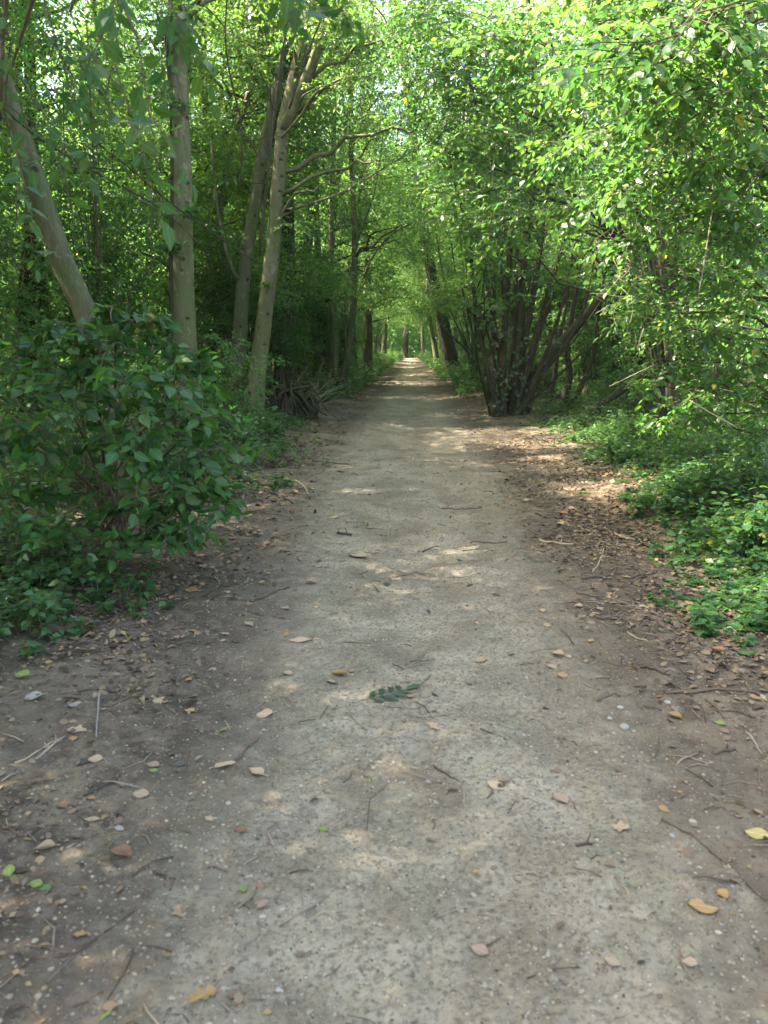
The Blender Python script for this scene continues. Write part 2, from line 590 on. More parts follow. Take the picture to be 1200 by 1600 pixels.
def pebbles(n, smin, smax, bias, xr=1.9, pw=2.4):
    x, y = near_random(n, -xr, xr, 1.0, 11.0, bias)
    keep = rng.random(n) < np.clip(1.3 - np.abs(x) / 1.1, .08, 1)
    x, y = x[keep], y[keep]; n = len(x)
    s = smin + (smax - smin) * rng.random(n) ** pw
    sh = rng.uniform(.6, 1.3, (n, 1, 3)) * np.array((1, 1, .62))
    V = ICO[None] * (1 + rng.uniform(-.22, .22, (n, 12, 1))) * sh * s[:, None, None]
    a = rng.uniform(0, 6.28, n)
    c, d = np.cos(a)[:, None], np.sin(a)[:, None]
    V = np.stack((V[..., 0] * c - V[..., 1] * d, V[..., 0] * d + V[..., 1] * c, V[..., 2]), -1)
    V += np.stack((x, y, surf(x, y) + s * .02), -1)[:, None]
    return V, n


mb = MB()
for args in ((42000, .0022, .0078, 1.7), (2600, .0045, .0115, 1.4)):
    V, n = pebbles(*args)
    mb.add(V.reshape(-1, 3), [(np.arange(n)[:, None, None] * 12 + ICF[None]).reshape(-1, 3)], 0, False)
tag(mb.build('gravel', multi_mat('stone_chips', [(.20, .17, .122), (.15, .125, .09), (.25, .22, .165), (.11, .09, .065), (.18, .155, .112), (.23, .20, .145), (.285, .26, .205), (.16, .135, .097), (.21, .185, .14), (.135, .115, .085)])),
    'small loose stones strewn over the beige path', 'gravel', kind='stuff')


# leaf litter: countless crumbled brown bits along both edges
def litter(n, size, wfun, y0, y1, bias, hi=False):
    x, y = near_random(n * 3, -3.4, 3.4, y0, y1, bias)
    k = rng.random(len(x)) < wfun(x, y)
    x, y = x[k][:n], y[k][:n]; n = len(x)
    ax = rng.normal(0, 1, (n, 3)); ax[:, 2] *= .18
    nn = np.array((0, 0, 1.0)) + rng.normal(0, .35, (n, 3))
    z = surf(x, y) + size * .12 + .002
    return np.stack((x, y, z), -1), ax, nn, size * rng.uniform(.35, 1.25, n)


def edge_w(x, y):
    a = np.abs(x)
    patch = np.clip(.4 + 3.2 * vnoise(x * 1.9, y * 1.9, 44), 0.02, 1)
    return np.clip((a - .75) / .7, .03, 1) * (.25 + .75 * patch) * np.where(x > 0, 1.0, .75)


mb = MB()
add_leaves(mb, *litter(15000, .036, edge_w, 1.2, 12, 1.5), hi=True)
add_leaves(mb, *litter(5500, .05, edge_w, 3.0, 10, 1.2), hi=True)
add_leaves(mb, *litter(9000, .06, edge_w, 6, 42, 1.4))
add_leaves(mb, *litter(16000, .02, edge_w, 1.0, 9, 1.5))
add_leaves(mb, *litter(15000, .011, lambda x, y: .35 + .65 * (np.abs(x) < 2.2), 1.0, 8, 1.6))
tag(mb.build('leaf_litter', multi_mat('dead_leaf_bits', [(.10, .07, .045), (.16, .11, .07), (.07, .05, .035), (.22, .16, .10), (.12, .085, .06), (.20, .148, .09), (.05, .038, .028), (.18, .12, .07), (.23, .145, .065), (.165, .125, .085), (.14, .10, .075)])),
    'crumbled brown dead leaves along both edges of the path', 'leaf litter', kind='stuff')

# twig litter
mb = MB()
for i in range(1500):
    sgn = 1 if rng.random() < .68 else -1
    x = sgn * (1.0 + 1.3 * rng.random() ** .8) if rng.random() < .8 else rng.uniform(-1, 1)
    y = 1.3 + 9 * rng.random() ** 1.4
    a = rng.uniform(0, 3.14); L = rng.uniform(.03, .13) * (1 + (sgn > 0) * 1.2 * rng.random())
    d = np.array((math.cos(a), math.sin(a))) * L
    kink = rng.normal(0, .12, 2) * L
    xs = np.array((x, x + d[0] * .5 + kink[0], x + d[0])); ys = np.array((y, y + d[1] * .5 + kink[1], y + d[1]))
    r = rng.uniform(.0012, .0035)
    mb.tube(np.stack((xs, ys, surf(xs, ys) + r + np.array((0, rng.uniform(0, .008), 0))), -1), (r, r * .9, r * .6), 4)
tag(mb.build('twig_litter', multi_mat('twig_bits', [(.10, .075, .055), (.17, .13, .10), (.06, .045, .035), (.24, .19, .145)])),
    'short broken twigs littering the brown path edges', 'twigs', kind='stuff')

# ------------------------------------------------------------------ single fallen leaves
LEAFCOL = dict(tan=(.33, .26, .18), ochre=(.30, .205, .095), orange=(.27, .16, .085), pale=(.27, .265, .245), lime=(.17, .245, .07),
               brown=(.19, .115, .075), dark=(.075, .075, .07), yellow=(.38, .34, .15), green=(.06, .15, .05), pink=(.27, .20, .15))
_lc = {}


def fallen_mesh(col, shape):
    key = (col, shape)
    if key in _lc:
        return _lc[key]
    r2 = np.random.default_rng(abs(hash(shape)) % 1000 if False else {'ovate': 1, 'oval': 2, 'lobed': 3, 'curled': 4, 'long': 5}[shape])
    nu, nv = 9, 13
    v = np.linspace(0, 1, nv); u = np.linspace(-1, 1, nu)
    w = {'ovate': .34 * np.sin(np.pi * v ** .8) ** .8, 'oval': .36 * np.sin(np.pi * v) ** .6, 'lobed': .30 * np.sin(np.pi * v) ** .7 * (1 + .35 * np.sin(v * 17)),
         'curled': .36 * np.sin(np.pi * v ** .85) ** .8, 'long': .17 * np.sin(np.pi * v) ** .7}[shape]
    U, Vv = np.meshgrid(u, v)
    X = U * w[:, None] * (1 + r2.uniform(-.07, .07, U.shape))
    Yy = Vv - .5 + .05 * np.abs(U)
    cur = {'ovate': .10, 'oval': .03, 'lobed': .12, 'curled': .32, 'long': .08}[shape]
    Z = cur * (np.abs(U) ** 1.6 * w[:, None] * 2.2) + cur * .9 * (Vv - .45) ** 2 + .03 * np.sin(U * 5 + Vv * 7) * np.abs(U) + .02
    mb = MB()
    i = (np.arange(nv - 1)[:, None] * nu + np.arange(nu - 1)[None])
    q = np.stack((i, i + 1, i + 1 + nu, i + nu), -1).reshape(-1, 4)
    mb.add(np.stack((X, Yy, Z), -1).reshape(-1, 3), [q], 0, True, np.stack((U * .3, Vv), -1).reshape(-1, 2))
    st = smooth_path([(0, -.49, Z[0, 4]), (.02, -.58, .05), (.05, -.68, .02)], 6)
    mb.tube(st, np.linspace(.014, .01, 6), 5)
    m = M.get('fallen_' + col)
    if m is None:
        c = LEAFCOL[col]
        m = leaf_mat('fallen_%s' % col, c, tuple(q * .5 for q in c), rough=.7, spec=.25, mixf=.12, var=.15, yellow=0)
        M['fallen_' + col] = m
    o = mb.build('fallen_leaf', m)
    me = o.data
    bpy.data.objects.remove(o)
    _lc[key] = me
    return me


def fallen(px, py, length, col, shape, rot, label, group=None):
    p = ground_at(px, py)
    o = bpy.data.objects.new('fallen_leaf', fallen_mesh(col, shape))
    COL.objects.link(o)
    Lm = length * p[1] / F * 1.05
    o.scale = (Lm,) * 3
    o.location = (float(p[0]), float(p[1]), float(surf(p[0], p[1]) + .004))
    o.rotation_euler = (rng.normal(0, .10), rng.normal(0, .10), R(rot))
    return tag(o, label, 'leaf', group)


FALL = [
    (300, 926, 24, 'ochre', 'ovate', 80, 'ochre dead leaf lying below the dark shrub on the left path edge'),
    (315, 870, 26, 'ochre', 'long', 75, 'narrow yellow brown leaf close under the dark shrub beside the path'),
    (192, 992, 26, 'yellow', 'long', 40, 'narrow yellow green leaf beside the low plants at the left path edge'),
    (390, 980, 24, 'tan', 'lobed', 30, 'tan lobed leaf on the path below the short dark stick on the left'),
    (470, 1001, 42, 'tan', 'long', 95, 'long narrow tan leaf lying crosswise left of the path centre'),
    (452, 1056, 22, 'tan', 'ovate', 110, 'tan leaf left of the bright ochre leaf and the green compound leaf'),
    (531, 1056, 26, 'ochre', 'curled', 85, 'bright ochre curled leaf just above left of the green compound leaf'),
    (518, 1069, 20, 'tan', 'ovate', 100, 'small tan leaf touching the bright ochre curled leaf from below'),
    (415, 1119, 30, 'tan', 'oval', 85, 'pinkish tan oval leaf left of the green compound leaf'),
    (350, 1201, 36, 'tan', 'ovate', -60, 'pale tan leaf with its stalk pointing to the short brown stick'),
    (402, 1211, 30, 'tan', 'ovate', 60, 'pale cream tan leaf right below the short brown stick'),
    (345, 1144, 22, 'lime', 'long', -50, 'slim pale green leaf on the dirt above the short brown stick'),
    (252, 1098, 28, 'tan', 'oval', 80, 'tan oval leaf right of the dark crosswise twig on the left'),
    (297, 1116, 20, 'ochre', 'ovate', 70, 'small orange tan leaf lying alone right of the tan oval leaf'),
    (295, 1069, 18, 'orange', 'oval', 40, 'small round orange leaf on bare dirt left of the path centre'),
    (118, 1104, 27, 'pale', 'ovate', 80, 'pale grey pointed leaf left of the thin upright lying stick'),
    (53, 1091, 32, 'pale', 'oval', 100, 'whitish oval leaf at the far left, the palest leaf on the path edge'),
    (36, 1060, 28, 'lime', 'ovate', 80, 'pale green leaf above the whitish oval leaf at the far left'),
    (122, 1150, 34, 'tan', 'lobed', 90, 'tan lobed leaf at the end of the two crossed straw coloured sticks'),
    (115, 1162, 20, 'ochre', 'ovate', 20, 'small ochre leaf tucked under the tan lobed leaf by the crossed sticks'),
    (150, 1190, 28, 'tan', 'ovate', 100, 'greyish tan leaf below the thin upright lying stick'),
    (128, 1194, 28, 'dark', 'ovate', 80, 'dark grey leaf overlapping the greyish tan leaf on its left'),
    (240, 1202, 24, 'pink', 'ovate', 80, 'reddish tan leaf directly above a tiny lime leaf'),
    (241, 1212, 15, 'lime', 'oval', 80, 'tiny lime leaf directly below the reddish tan leaf'),
    (222, 1248, 28, 'tan', 'oval', 85, 'tan oval leaf alone on the dirt below the tiny lime leaf'),
    (280, 1198, 30, 'dark', 'long', 90, 'dark green grey narrow leaf left of the pale tan leaf and brown stick'),
    (145, 1285, 32, 'tan', 'long', 85, 'narrow yellowish tan leaf above the brown curled leaf on the left'),
    (187, 1299, 17, 'pale', 'oval', 80, 'small cream square looking leaf above the brown curled leaf'),
    (72, 1331, 36, 'tan', 'curled', 100, 'tan curled leaf with dark shadow under it at the left'),
    (190, 1346, 42, 'brown', 'curled', 80, 'large reddish brown curled leaf on the left, the darkest big leaf'),
    (98, 1262, 22, 'orange', 'curled', 60, 'orange brown crumpled leaf at the left above the tan curled leaf'),
    (377, 1303, 22, 'brown', 'ovate', 70, 'small brown and tan leaf left of the path centre near the bottom'),
    (327, 1287, 17, 'tan', 'ovate', 60, 'small cream tan leaf above the small brown and tan leaf'),
    (380, 1392, 18, 'lime', 'ovate', 20, 'lime leaf left of a tiny reddish brown leaf on the grey gravel'),
    (407, 1389, 16, 'brown', 'oval', 40, 'tiny reddish brown leaf right of a lime leaf on the grey gravel'),
    (15, 1364, 30, 'lime', 'ovate', 20, 'bright lime leaf at the left border of the photo'),
    (58, 1385, 24, 'lime', 'oval', 80, 'lime leaf overlapping a greener leaf near the left border'),
    (72, 1392, 22, 'green', 'ovate', 110, 'fresh green leaf half under the lime leaf near the left border'),
    (282, 1427, 38, 'tan', 'lobed', 35, 'tan torn lobed leaf lying on gravel at the lower left'),
    (315, 1568, 52, 'ochre', 'lobed', -50, 'big ochre leaf at the very bottom left of centre'),
    (410, 1421, 24, 'pink', 'ovate', -40, 'pinkish tan leaf with a thin dark stalk right of the torn lobed leaf'),
    (126, 1466, 26, 'ochre', 'lobed', 80, 'yellowish brown crumpled leaf near the bottom left corner'),
    (505, 1298, 18, 'lime', 'lobed', 60, 'small pale lime leaf on the gravel below the path centre'),
    (577, 1222, 15, 'lime', 'long', 10, 'thin yellow green leaf below the green compound leaf'),
    (165, 1592, 26, 'lime', 'long', -30, 'lime leaf cut by the bottom border at the left'),
    (750, 1034, 25, 'ochre', 'oval', 85, 'yellow ochre oval leaf lying alone right of the path centre'),
    (678, 1137, 26, 'tan', 'lobed', 50, 'pale tan leaf below right of the green compound leaf'),
    (641, 1094, 16, 'pink', 'oval', 40, 'small pinkish leaf at the right end of the green compound leaf'),
    (880, 1058, 20, 'orange', 'oval', 85, 'small orange brown leaf on the right side of the path'),
    (862, 1044, 20, 'tan', 'ovate', 30, 'tan leaf just left above the small orange brown leaf'),
    (872, 1028, 22, 'tan', 'curled', 60, 'tan curled leaf with dark shadow above the small orange brown leaf'),
    (1054, 1122, 24, 'ochre', 'curled', 60, 'ochre curled leaf among the pale pebbles on the right'),
    (1122, 1023, 26, 'orange', 'curled', 50, 'bright orange crumpled leaf below the right green plants'),
    (1195, 1096, 22, 'yellow', 'ovate', 20, 'pale yellow leaf at the right border beside the dark branch'),
    (1125, 1136, 19, 'lime', 'ovate', 60, 'bright green small leaf below the dark branch on the right'),
    (1167, 1026, 30, 'green', 'oval', 60, 'round fresh green leaf on the dirt by the right border'),
    (774, 1234, 32, 'tan', 'ovate', 60, 'pinkish tan leaf with a second brown leaf at its right'),
    (788, 1227, 22, 'pink', 'curled', 110, 'brown curled leaf at the right end of the pinkish tan leaf'),
    (876, 1250, 32, 'pink', 'ovate', 40, 'dull reddish brown leaf pressed into the gravel right of centre'),
    (970, 1297, 34, 'tan', 'lobed', 70, 'light tan lobed leaf pressed into pale gravel on the right'),
    (1100, 1424, 52, 'ochre', 'oval', 85, 'largest golden brown oval leaf at the lower right'),
    (1129, 1406, 24, 'ochre', 'curled', 20, 'dark gold curled leaf at the upper right of the largest golden leaf'),
    (1185, 1306, 40, 'yellow', 'oval', 60, 'pale yellow oval leaf at the right border above the golden leaves'),
    (750, 1488, 34, 'pink', 'ovate', 70, 'dull tan leaf with a dark lower edge near the bottom centre'),
    (1078, 1512, 28, 'tan', 'ovate', 80, 'faint tan leaf below the largest golden leaf near the bottom right'),
    (957, 1512, 30, 'tan', 'oval', 60, 'faint buff leaf on gravel near the bottom right of centre'),
    (522, 811, 18, 'yellow', 'oval', 80, 'yellow leaf further up the path left of centre above the dark stick'),
    (880, 805, 17, 'orange', 'curled', 60, 'bright orange leaf far up at the right path edge'),
    (560, 872, 30, 'tan', 'lobed', 80, 'tan and ochre leaf further up the path below the dark stick'),
    (487, 913, 22, 'tan', 'curled', 60, 'tan curled leaf up the left side near the short dark stick'),
    (445, 954, 18, 'pink', 'ovate', 60, 'pinkish leaf between the long tan leaf and the short dark stick'),
    (497, 888, 18, 'tan', 'long', 80, 'slim buff leaf up the path left of the tan and ochre leaf'),
]
for f_ in FALL:
    fallen(*f_)
for i in range(60):
    left = i % 2 == 0
    py = rng.uniform(700, 1050)
    px = rng.uniform(430, 600) - (py - 700) * rng.uniform(.2, .85) if left else rng.uniform(690, 860) + (py - 700) * rng.uniform(.1, .6)
    fallen(px, py, rng.uniform(9, 17), random.choice(['tan', 'ochre', 'brown', 'tan', 'pink']), random.choice(['ovate', 'curled', 'oval']), rng.uniform(0, 360),
           'small brown dead leaf scattered on the left half of the path further up' if left else 'small brown dead leaf scattered on the right half of the path further up',
           'small dead leaves on the left half of the path' if left else 'small dead leaves on the right half of the path')

# the green compound leaf in the middle of the path
p = ground_at(606, 1091)
root = thing('compound_leaf', 'dark green compound leaf with paired leaflets lying in the middle of the path', 'leaf', (p[0], p[1], surf(p[0], p[1])))
sc = p[1] / F
st = smooth_path([(-34 * sc, -18 * sc, .006), (0, 0, .012), (30 * sc, 22 * sc, .010)], 10)
mb = MB(); mb.tube(st, np.linspace(.0017, .0009, 10), 5)
mb.build('stalk', flat_mat('leaf_stalk', (.05, .09, .03)), root)
lm = leaf_mat('rowan_leaflet', (.022, .06, .03), (.03, .08, .02), rough=.45, mixf=.15, var=.25, yellow=0)
for t, sg, L in ((.2, 1, 30), (.2, -1, 28), (.42, 1, 33), (.42, -1, 34), (.63, 1, 32), (.63, -1, 33), (.82, 1, 27), (.84, -1, 28), (1.0, 0, 30)):
    b = st[int(t * 9)]
    d = nrm(st[-1] - st[0])
    s = np.array((-d[1], d[0], 0))
    mb = MB()
    ax = d * (.55 if sg else 1) + s * sg * .85
    add_leaves(mb, np.array([b]), np.array([ax + np.array((0, 0, .12))]), np.array([(rng.normal(0, .2), rng.normal(0, .2), 1.0)]), L * sc * 1.05, True, 0, .62)
    mb.build('leaflet', lm, root)

# ------------------------------------------------------------------ sticks
STM = [flat_mat('stick_brown', (.10, .072, .052), .85), flat_mat('stick_dark', (.05, .038, .03), .85), flat_mat('stick_straw', (.27, .215, .145), .85), flat_mat('stick_grey', (.20, .175, .15), .85)]
STICKS = [
    ([(390, 943), (422, 932), (452, 921)], 5, 1, 'short dark stick lying on the left half of the path, below the shrub'),
    ([(156, 1082), (153, 1120), (151, 1158)], 5, 3, 'thin grey stick lying lengthwise near the left path edge'),
    ([(160, 1106), (190, 1100), (212, 1090)], 5, 0, 'dark crosswise twig touching the thin grey stick on the left'),
    ([(24, 1196), (62, 1176), (103, 1156)], 6, 2, 'straw coloured stick at the left, lower one of a crossed pair'),
    ([(56, 1190), (82, 1172), (102, 1157)], 6, 3, 'greyer short stick at the left, upper one of a crossed pair'),
    ([(368, 1194), (382, 1180), (404, 1162)], 8, 0, 'short thick brown stick between two pale tan leaves'),
    ([(933, 1103), (948, 1094), (962, 1087)], 6, 0, 'short brown stick on the right half of the path beside pebbles'),
    ([(641, 1036), (660, 1034), (680, 1032)], 3, 0, 'thin reddish twig just above the green compound leaf'),
    ([(677, 1202), (695, 1213), (718, 1225)], 4, 1, 'thin dark twig below the green compound leaf'),
    ([(1034, 1282), (1090, 1318), (1140, 1356), (1190, 1405)], 6, 0, 'long thin root like twig curving down the right side'),
    ([(900, 1327), (912, 1327), (925, 1325)], 8, 1, 'stubby dark bit of wood on the pale gravel at the right'),
    ([(1040, 1088), (1090, 1086), (1140, 1083), (1215, 1092)], 8, 0, 'long dark branch lying crosswise at the right border'),
    ([(1102, 1098), (1120, 1112), (1133, 1126)], 6, 0, 'short stick slanting down from the long dark branch at the right'),
    ([(1113, 1183), (1130, 1180), (1148, 1176)], 12, 0, 'thick short brown piece of wood near the right border'),
    ([(1165, 1150), (1180, 1168), (1190, 1184)], 6, 3, 'grey twig slanting down near the right border'),
    ([(527, 835), (540, 837), (550, 837)], 6, 1, 'short thick dark stick on the path left of centre further up'),
    ([(660, 863), (675, 858), (686, 855)], 3, 1, 'thin dark twig in the middle of the path further up'),
    ([(690, 796), (720, 798), (748, 796)], 3, 0, 'long thin twig lying crosswise in the path middle, farthest up'),
    ([(735, 850), (765, 851), (792, 849)], 4, 0, 'brown crosswise twig right of the path middle further up'),
    ([(842, 848), (868, 853), (896, 855)], 6, 2, 'pale stick at the right edge of the gravel, topmost of the pile'),
    ([(926, 895), (936, 880), (944, 858)], 4, 2, 'pale thin twig pointing up in the stick pile on the right'),
    ([(910, 910), (936, 902), (962, 897)], 7, 0, 'thick brown stick in the middle of the pile on the right'),
    ([(900, 928), (930, 932), (956, 934)], 5, 0, 'straight brown stick low in the pile on the right'),
    ([(950, 832), (970, 842), (992, 848)], 5, 2, 'pale twig at the top of the pile beside the green plants'),
    ([(980, 905), (1000, 900), (1025, 897)], 6, 0, 'brown stick at the right end of the pile by the green plants'),
    ([(1005, 925), (1028, 929), (1052, 932)], 5, 1, 'dark stick below the green plants, lower right of the pile'),
    ([(930, 970), (948, 970), (966, 967)], 7, 0, 'brown stick beside the small sunlit patch on the right'),
    ([(980, 990), (996, 1000), (1012, 1005)], 5, 2, 'pale kinked twig right below the small sunlit patch'),
    ([(1002, 1002), (1010, 995), (1014, 982)], 4, 0, 'thin upright twig end right of the small sunlit patch'),
    ([(1095, 960), (1125, 966), (1150, 972)], 8, 1, 'dark broken branch piece below the plants at the right'),
    ([(420, 770), (440, 778), (458, 788)], 4, 1, 'dark twig at the left path edge beside the low green plants'),
    ([(462, 753), (475, 762), (483, 776)], 4, 2, 'pale bent twig at the left path edge beside the low green plants'),
    ([(488, 722), (515, 725), (545, 727)], 4, 0, 'brown crosswise twig at the left path edge, farthest up'),
    ([(1010, 1045), (1030, 1055), (1047, 1060)], 6, 1, 'dark stick above the long dark branch on the right'),
    ([(940, 1035), (968, 1041), (996, 1045)], 4, 0, 'thin brown stick below the small sunlit patch on the right'),
    ([(210, 1492), (195, 1530), (168, 1566)], 5, 1, 'dark curved twig near the bottom left corner'),
    ([(110, 1388), (150, 1385), (196, 1370)], 4, 0, 'long brown twig below the large reddish brown curled leaf'),
    ([(0, 1292), (16, 1302), (36, 1314)], 7, 0, 'brown stick end at the left border beside dead leaves'),
]
for pts, w, mi, lab in STICKS:
    P = np.array([ground_at(a, b) for a, b in pts])
    P = smooth_path(P, 12)
    P[:, 2] = surf(P[:, 0], P[:, 1])
    r = max(.0018, w * .5 * P[0, 1] / F * .8)
    P[:, 2] += r * .7
    o0 = P[0].copy()
    mb = MB(); mb.tube(P, np.linspace(r, r * .55, 12), 7, rough=.25)
    if w >= 6:   # a snapped side shoot
        b = P[7]; e = b + np.array((rng.normal(0, .6), rng.normal(0, .6), .5)) * r * 7
        mb.tube(np.array((b, (b + e) / 2, e)), (r * .5, r * .4, r * .25), 5)
    o = mb.build('stick', STM[mi], None, o0)
    o.location = o0
    tag(o, lab, 'stick')

# pale pebbles that stand out one by one
for px, py, w, lab in ((975, 1143, 24, 'flat pale grey pebble, largest on the right half of the path'), (952, 1128, 13, 'small whitish pebble above left of the flat pale grey pebble'),
                       (1043, 1102, 15, 'round whitish pebble under the long dark branch on the right'), (1082, 1290, 17, 'bright white pebble beside the long root like twig'),
                       (670, 1222, 16, 'cream pebble below left of the thin dark twig at the path middle'), (435, 1551, 15, 'round white pebble near the bottom, left of centre'),
                       (969, 1111, 14, 'grey pebble between two whitish pebbles on the right'), (1050, 1310, 16, 'flat cream pebble beside the long root like twig'),
                       (540, 1130, 9, 'tiny white pebble near the middle of the path')):
    p = ground_at(px, py)
    s = w * .42 * p[1] / F
    mb = MB()
    V = ICO.copy()
    bm_v = [V]; 
    # one subdivision for a rounder stone
    fs = []; vs = list(map(tuple, V)); cache = {}
    def midp(a, b):
        k = (min(a, b), max(a, b))
        if k not in cache:
            m_ = nrm((np.array(vs[a]) + np.array(vs[b])) / 2); vs.append(tuple(m_)); cache[k] = len(vs) - 1
        return cache[k]
    for a, b, c in ICF:
        ab, bc, ca = midp(a, b), midp(b, c), midp(c, a)
        fs += [(a, ab, ca), (b, bc, ab), (c, ca, bc), (ab, bc, ca)]
    VV = np.array(vs); VV = VV * (1 + .1 * np.sin(VV[:, :1] * 5 + VV[:, 1:2] * 4 + w)) * np.array((1, .8, .5)) * s
    mb.add(VV, [np.array(fs)], 0)
    o = mb.build('pebble', flat_mat('pebble_stone', (.255, .24, .21) if 'whit' in lab else (.22, .205, .17), .7, .2))
    o.location = (float(p[0]), float(p[1]), float(surf(p[0], p[1]) + s * .25))
    o.rotation_euler = (0, 0, rng.uniform(0, 3))
    tag(o, lab, 'pebble')

# ------------------------------------------------------------------ trees
def px_path(pts, n=26):
    """list of (px, py, Y) -> smooth 3-D line"""
    return smooth_path([at(*q) for q in pts], n)


def to_ground(P):
    """extend the first point of a trunk straight down into the forest floor"""
    b = P[0].copy(); d = P[0] - P[1]
    if d[2] > -1e-3: d = np.array((0, 0, -1.0))
    for _ in range(200):
        if b[2] <= gz(b[0], b[1]) - .05: break
        b = b + d / np.linalg.norm(d) * .05
    return np.vstack((b, P)) if np.linalg.norm(b - P[0]) > .06 else P


def rad_at(r0, r1, n, flare=.35):
    t = np.linspace(0, 1, n)
    return (r0 + (r1 - r0) * t) * (1 + flare * np.exp(-t * 14))


def stem_rise(P, h, lean=(0, 0), wob=.12, n=8):
    """carry a trunk on upward out of the frame to height h"""
    d = nrm(P[-1] - P[-4]); out = [P[-1]]
    step = (h - P[-1][2]) / n
    cur = P[-1].copy()
    for i in range(n):
        cur = cur + np.array((d[0] * .5 / max(d[2], .4) + lean[0] + rng.normal(0, wob), d[1] * .5 / max(d[2], .4) + lean[1] + rng.normal(0, wob), 1.0)) * step
        out.append(cur.copy())
    return np.vstack((P, smooth_path(out, n * 2)[1:]))


def limb(mb, a, c, r0, seg=6):
    """branch from trunk point a to clump c, rising then arching"""
    a = np.asarray(a); c = np.asarray(c)
    mid = (a + c) / 2 + np.array((rng.normal(0, .1), rng.normal(0, .1), .12)) * np.linalg.norm(c - a)
    P = smooth_path((a, mid, c), 10)
    P[1:-1] += rng.normal(0, .02, (8, 3)) * np.linalg.norm(c - a)
    mb.tube(P, np.linspace(r0, .006, 10), seg)


def auto_clumps(P, z0, z1, n, spread, r=(.55, .95)):
    out = []
    zs = P[:, 2]
    for i in range(n):
        z = rng.uniform(z0, z1)
        k = int(np.argmin(np.abs(zs - z)))
        a = rng.uniform(0, 6.283); t = (z - z0) / max(z1 - z0, .1)
        s = spread * (.35 + .65 * math.sin(math.pi * min(1, .12 + t * .85))) * rng.uniform(.35, 1.0)
        c = P[k] + np.array((math.cos(a) * s, math.sin(a) * s, .25 * s))
        out.append((c, rng.uniform(*r)))
    return out


def make_tree(name, label, cat, trunks, bark, clumps, leafm, size=.08, per=42, hi=False, group=None, extra=(), k=11, stem_name='trunk', limbs=True, twigs=True, droop=.25, knots=0, jitter=.45):
    """trunks: list of (points, radii); clumps: list of (centre, radius)"""
    base = trunks[0][0][0].copy()
    base[2] = gz(base[0], base[1])
    root = thing(name, label, cat, base, group)
    allp = np.vstack([t[0] for t in trunks])
    limbsegs = [[] for _ in trunks]
    for i, (P, rd) in enumerate(trunks):
        mb = MB()
        mb.tube(P, rd, 14 if rd[0] > .06 else 8, rough=.05)
        if limbs:
            for c, r in clumps:
                d = [np.min(np.linalg.norm((t[0] - c) * np.array((1, 1, .8)), axis=1)) for t in trunks]
                if int(np.argmin(d)) != i: continue
                cand = P[P[:, 2] < c[2] - .1]
                if not len(cand): continue
                kk = int(np.argmin(np.linalg.norm(cand - c, axis=1)))
                kk = max(0, kk - 1)
                limb(mb, cand[kk], c, min(.5 * rd[min(kk, len(rd) - 1)], .012 + .014 * np.linalg.norm(cand[kk] - c)))
        if i == 0:
            for ep, r0, r1 in extra:
                mb.tube(ep, np.linspace(r0, r1, len(ep)), 7)
        mb.build(stem_name, bark, root, base)
    if clumps:
        mb = MB()
        for c, r in clumps:
            add_clump(mb, c, r, max(6, int(per * r * r)), size, hi, k, twigs=twigs, droop=droop, jitter=jitter)
        mb.build('crown', [leafm, M['twig']], root, base)
    return root


def cl(*rows):
    return [(at(a, b, y), r) for a, b, y, r in rows]


exec_order = []
# --- left: leaning grey tree at the far left
P = to_ground(px_path([(205, 770, 7.0), (178, 640, 7.0), (140, 505, 7.0), (100, 415, 7.0), (62, 300, 7.0), (22, 180, 7.0), (-14, 60, 7.0)]))
P = stem_rise(P, 8.6, (-.05, .1))
make_tree('leaning_tree', 'grey trunk leaning left behind the dark shrub, the leftmost thick trunk', 'tree', [(P, rad_at(.125, .045, len(P), .2))], M['bark'],
          auto_clumps(P, 4.2, 8.4, 20, 2.4), M['leaf'], .085, 80)

# --- left: straight grey tree with a torn base
P = to_ground(px_path([(291, 640, 11), (290, 580, 11), (286, 480, 11), (285, 380, 11), (284, 280, 11), (281, 160, 11), (276, 0, 11)]))
P = stem_rise(P, 9.8)
n_ = len(P)
t1 = make_tree('straight_tree', 'straight grey trunk with torn reddish bark at its base, behind the dark shrub', 'tree', [(P, rad_at(.19, .06, n_, .12))], M['pale'],
               auto_clumps(P, 5.8, 9.6, 20, 2.4), M['leaf'], .09, 80)
mb = MB()
for i in range(16):     # strips of torn bark standing off the trunk
    a = R(rng.uniform(200, 345)); z0 = rng.uniform(.45, 1.0); z1 = z0 + rng.uniform(.25, .6)
    b0 = at(291, 575, 11); c = np.array((b0[0], b0[1], 0))
    zz = np.linspace(z0, z1, 6) + gz(b0[0], b0[1])
    rr = .19 + .012 + .02 * rng.random() + .02 * np.sin(np.linspace(0, 3, 6))
    Q = np.stack((c[0] + np.cos(a) * rr, c[1] + np.sin(a) * rr, zz), -1)
    mb.tube(Q, np.full(6, rng.uniform(.012, .03)) * np.array((.5, 1, 1, .9, .7, .3)), 6, rough=.3)
o = mb.build('torn_bark', bark_mat('torn_bark', (.26, .16, .10), (.05, .032, .022), (.16, .10, .06), .5, .9, .2), t1, t1.location)
o['label'] = 'torn reddish brown bark strips'
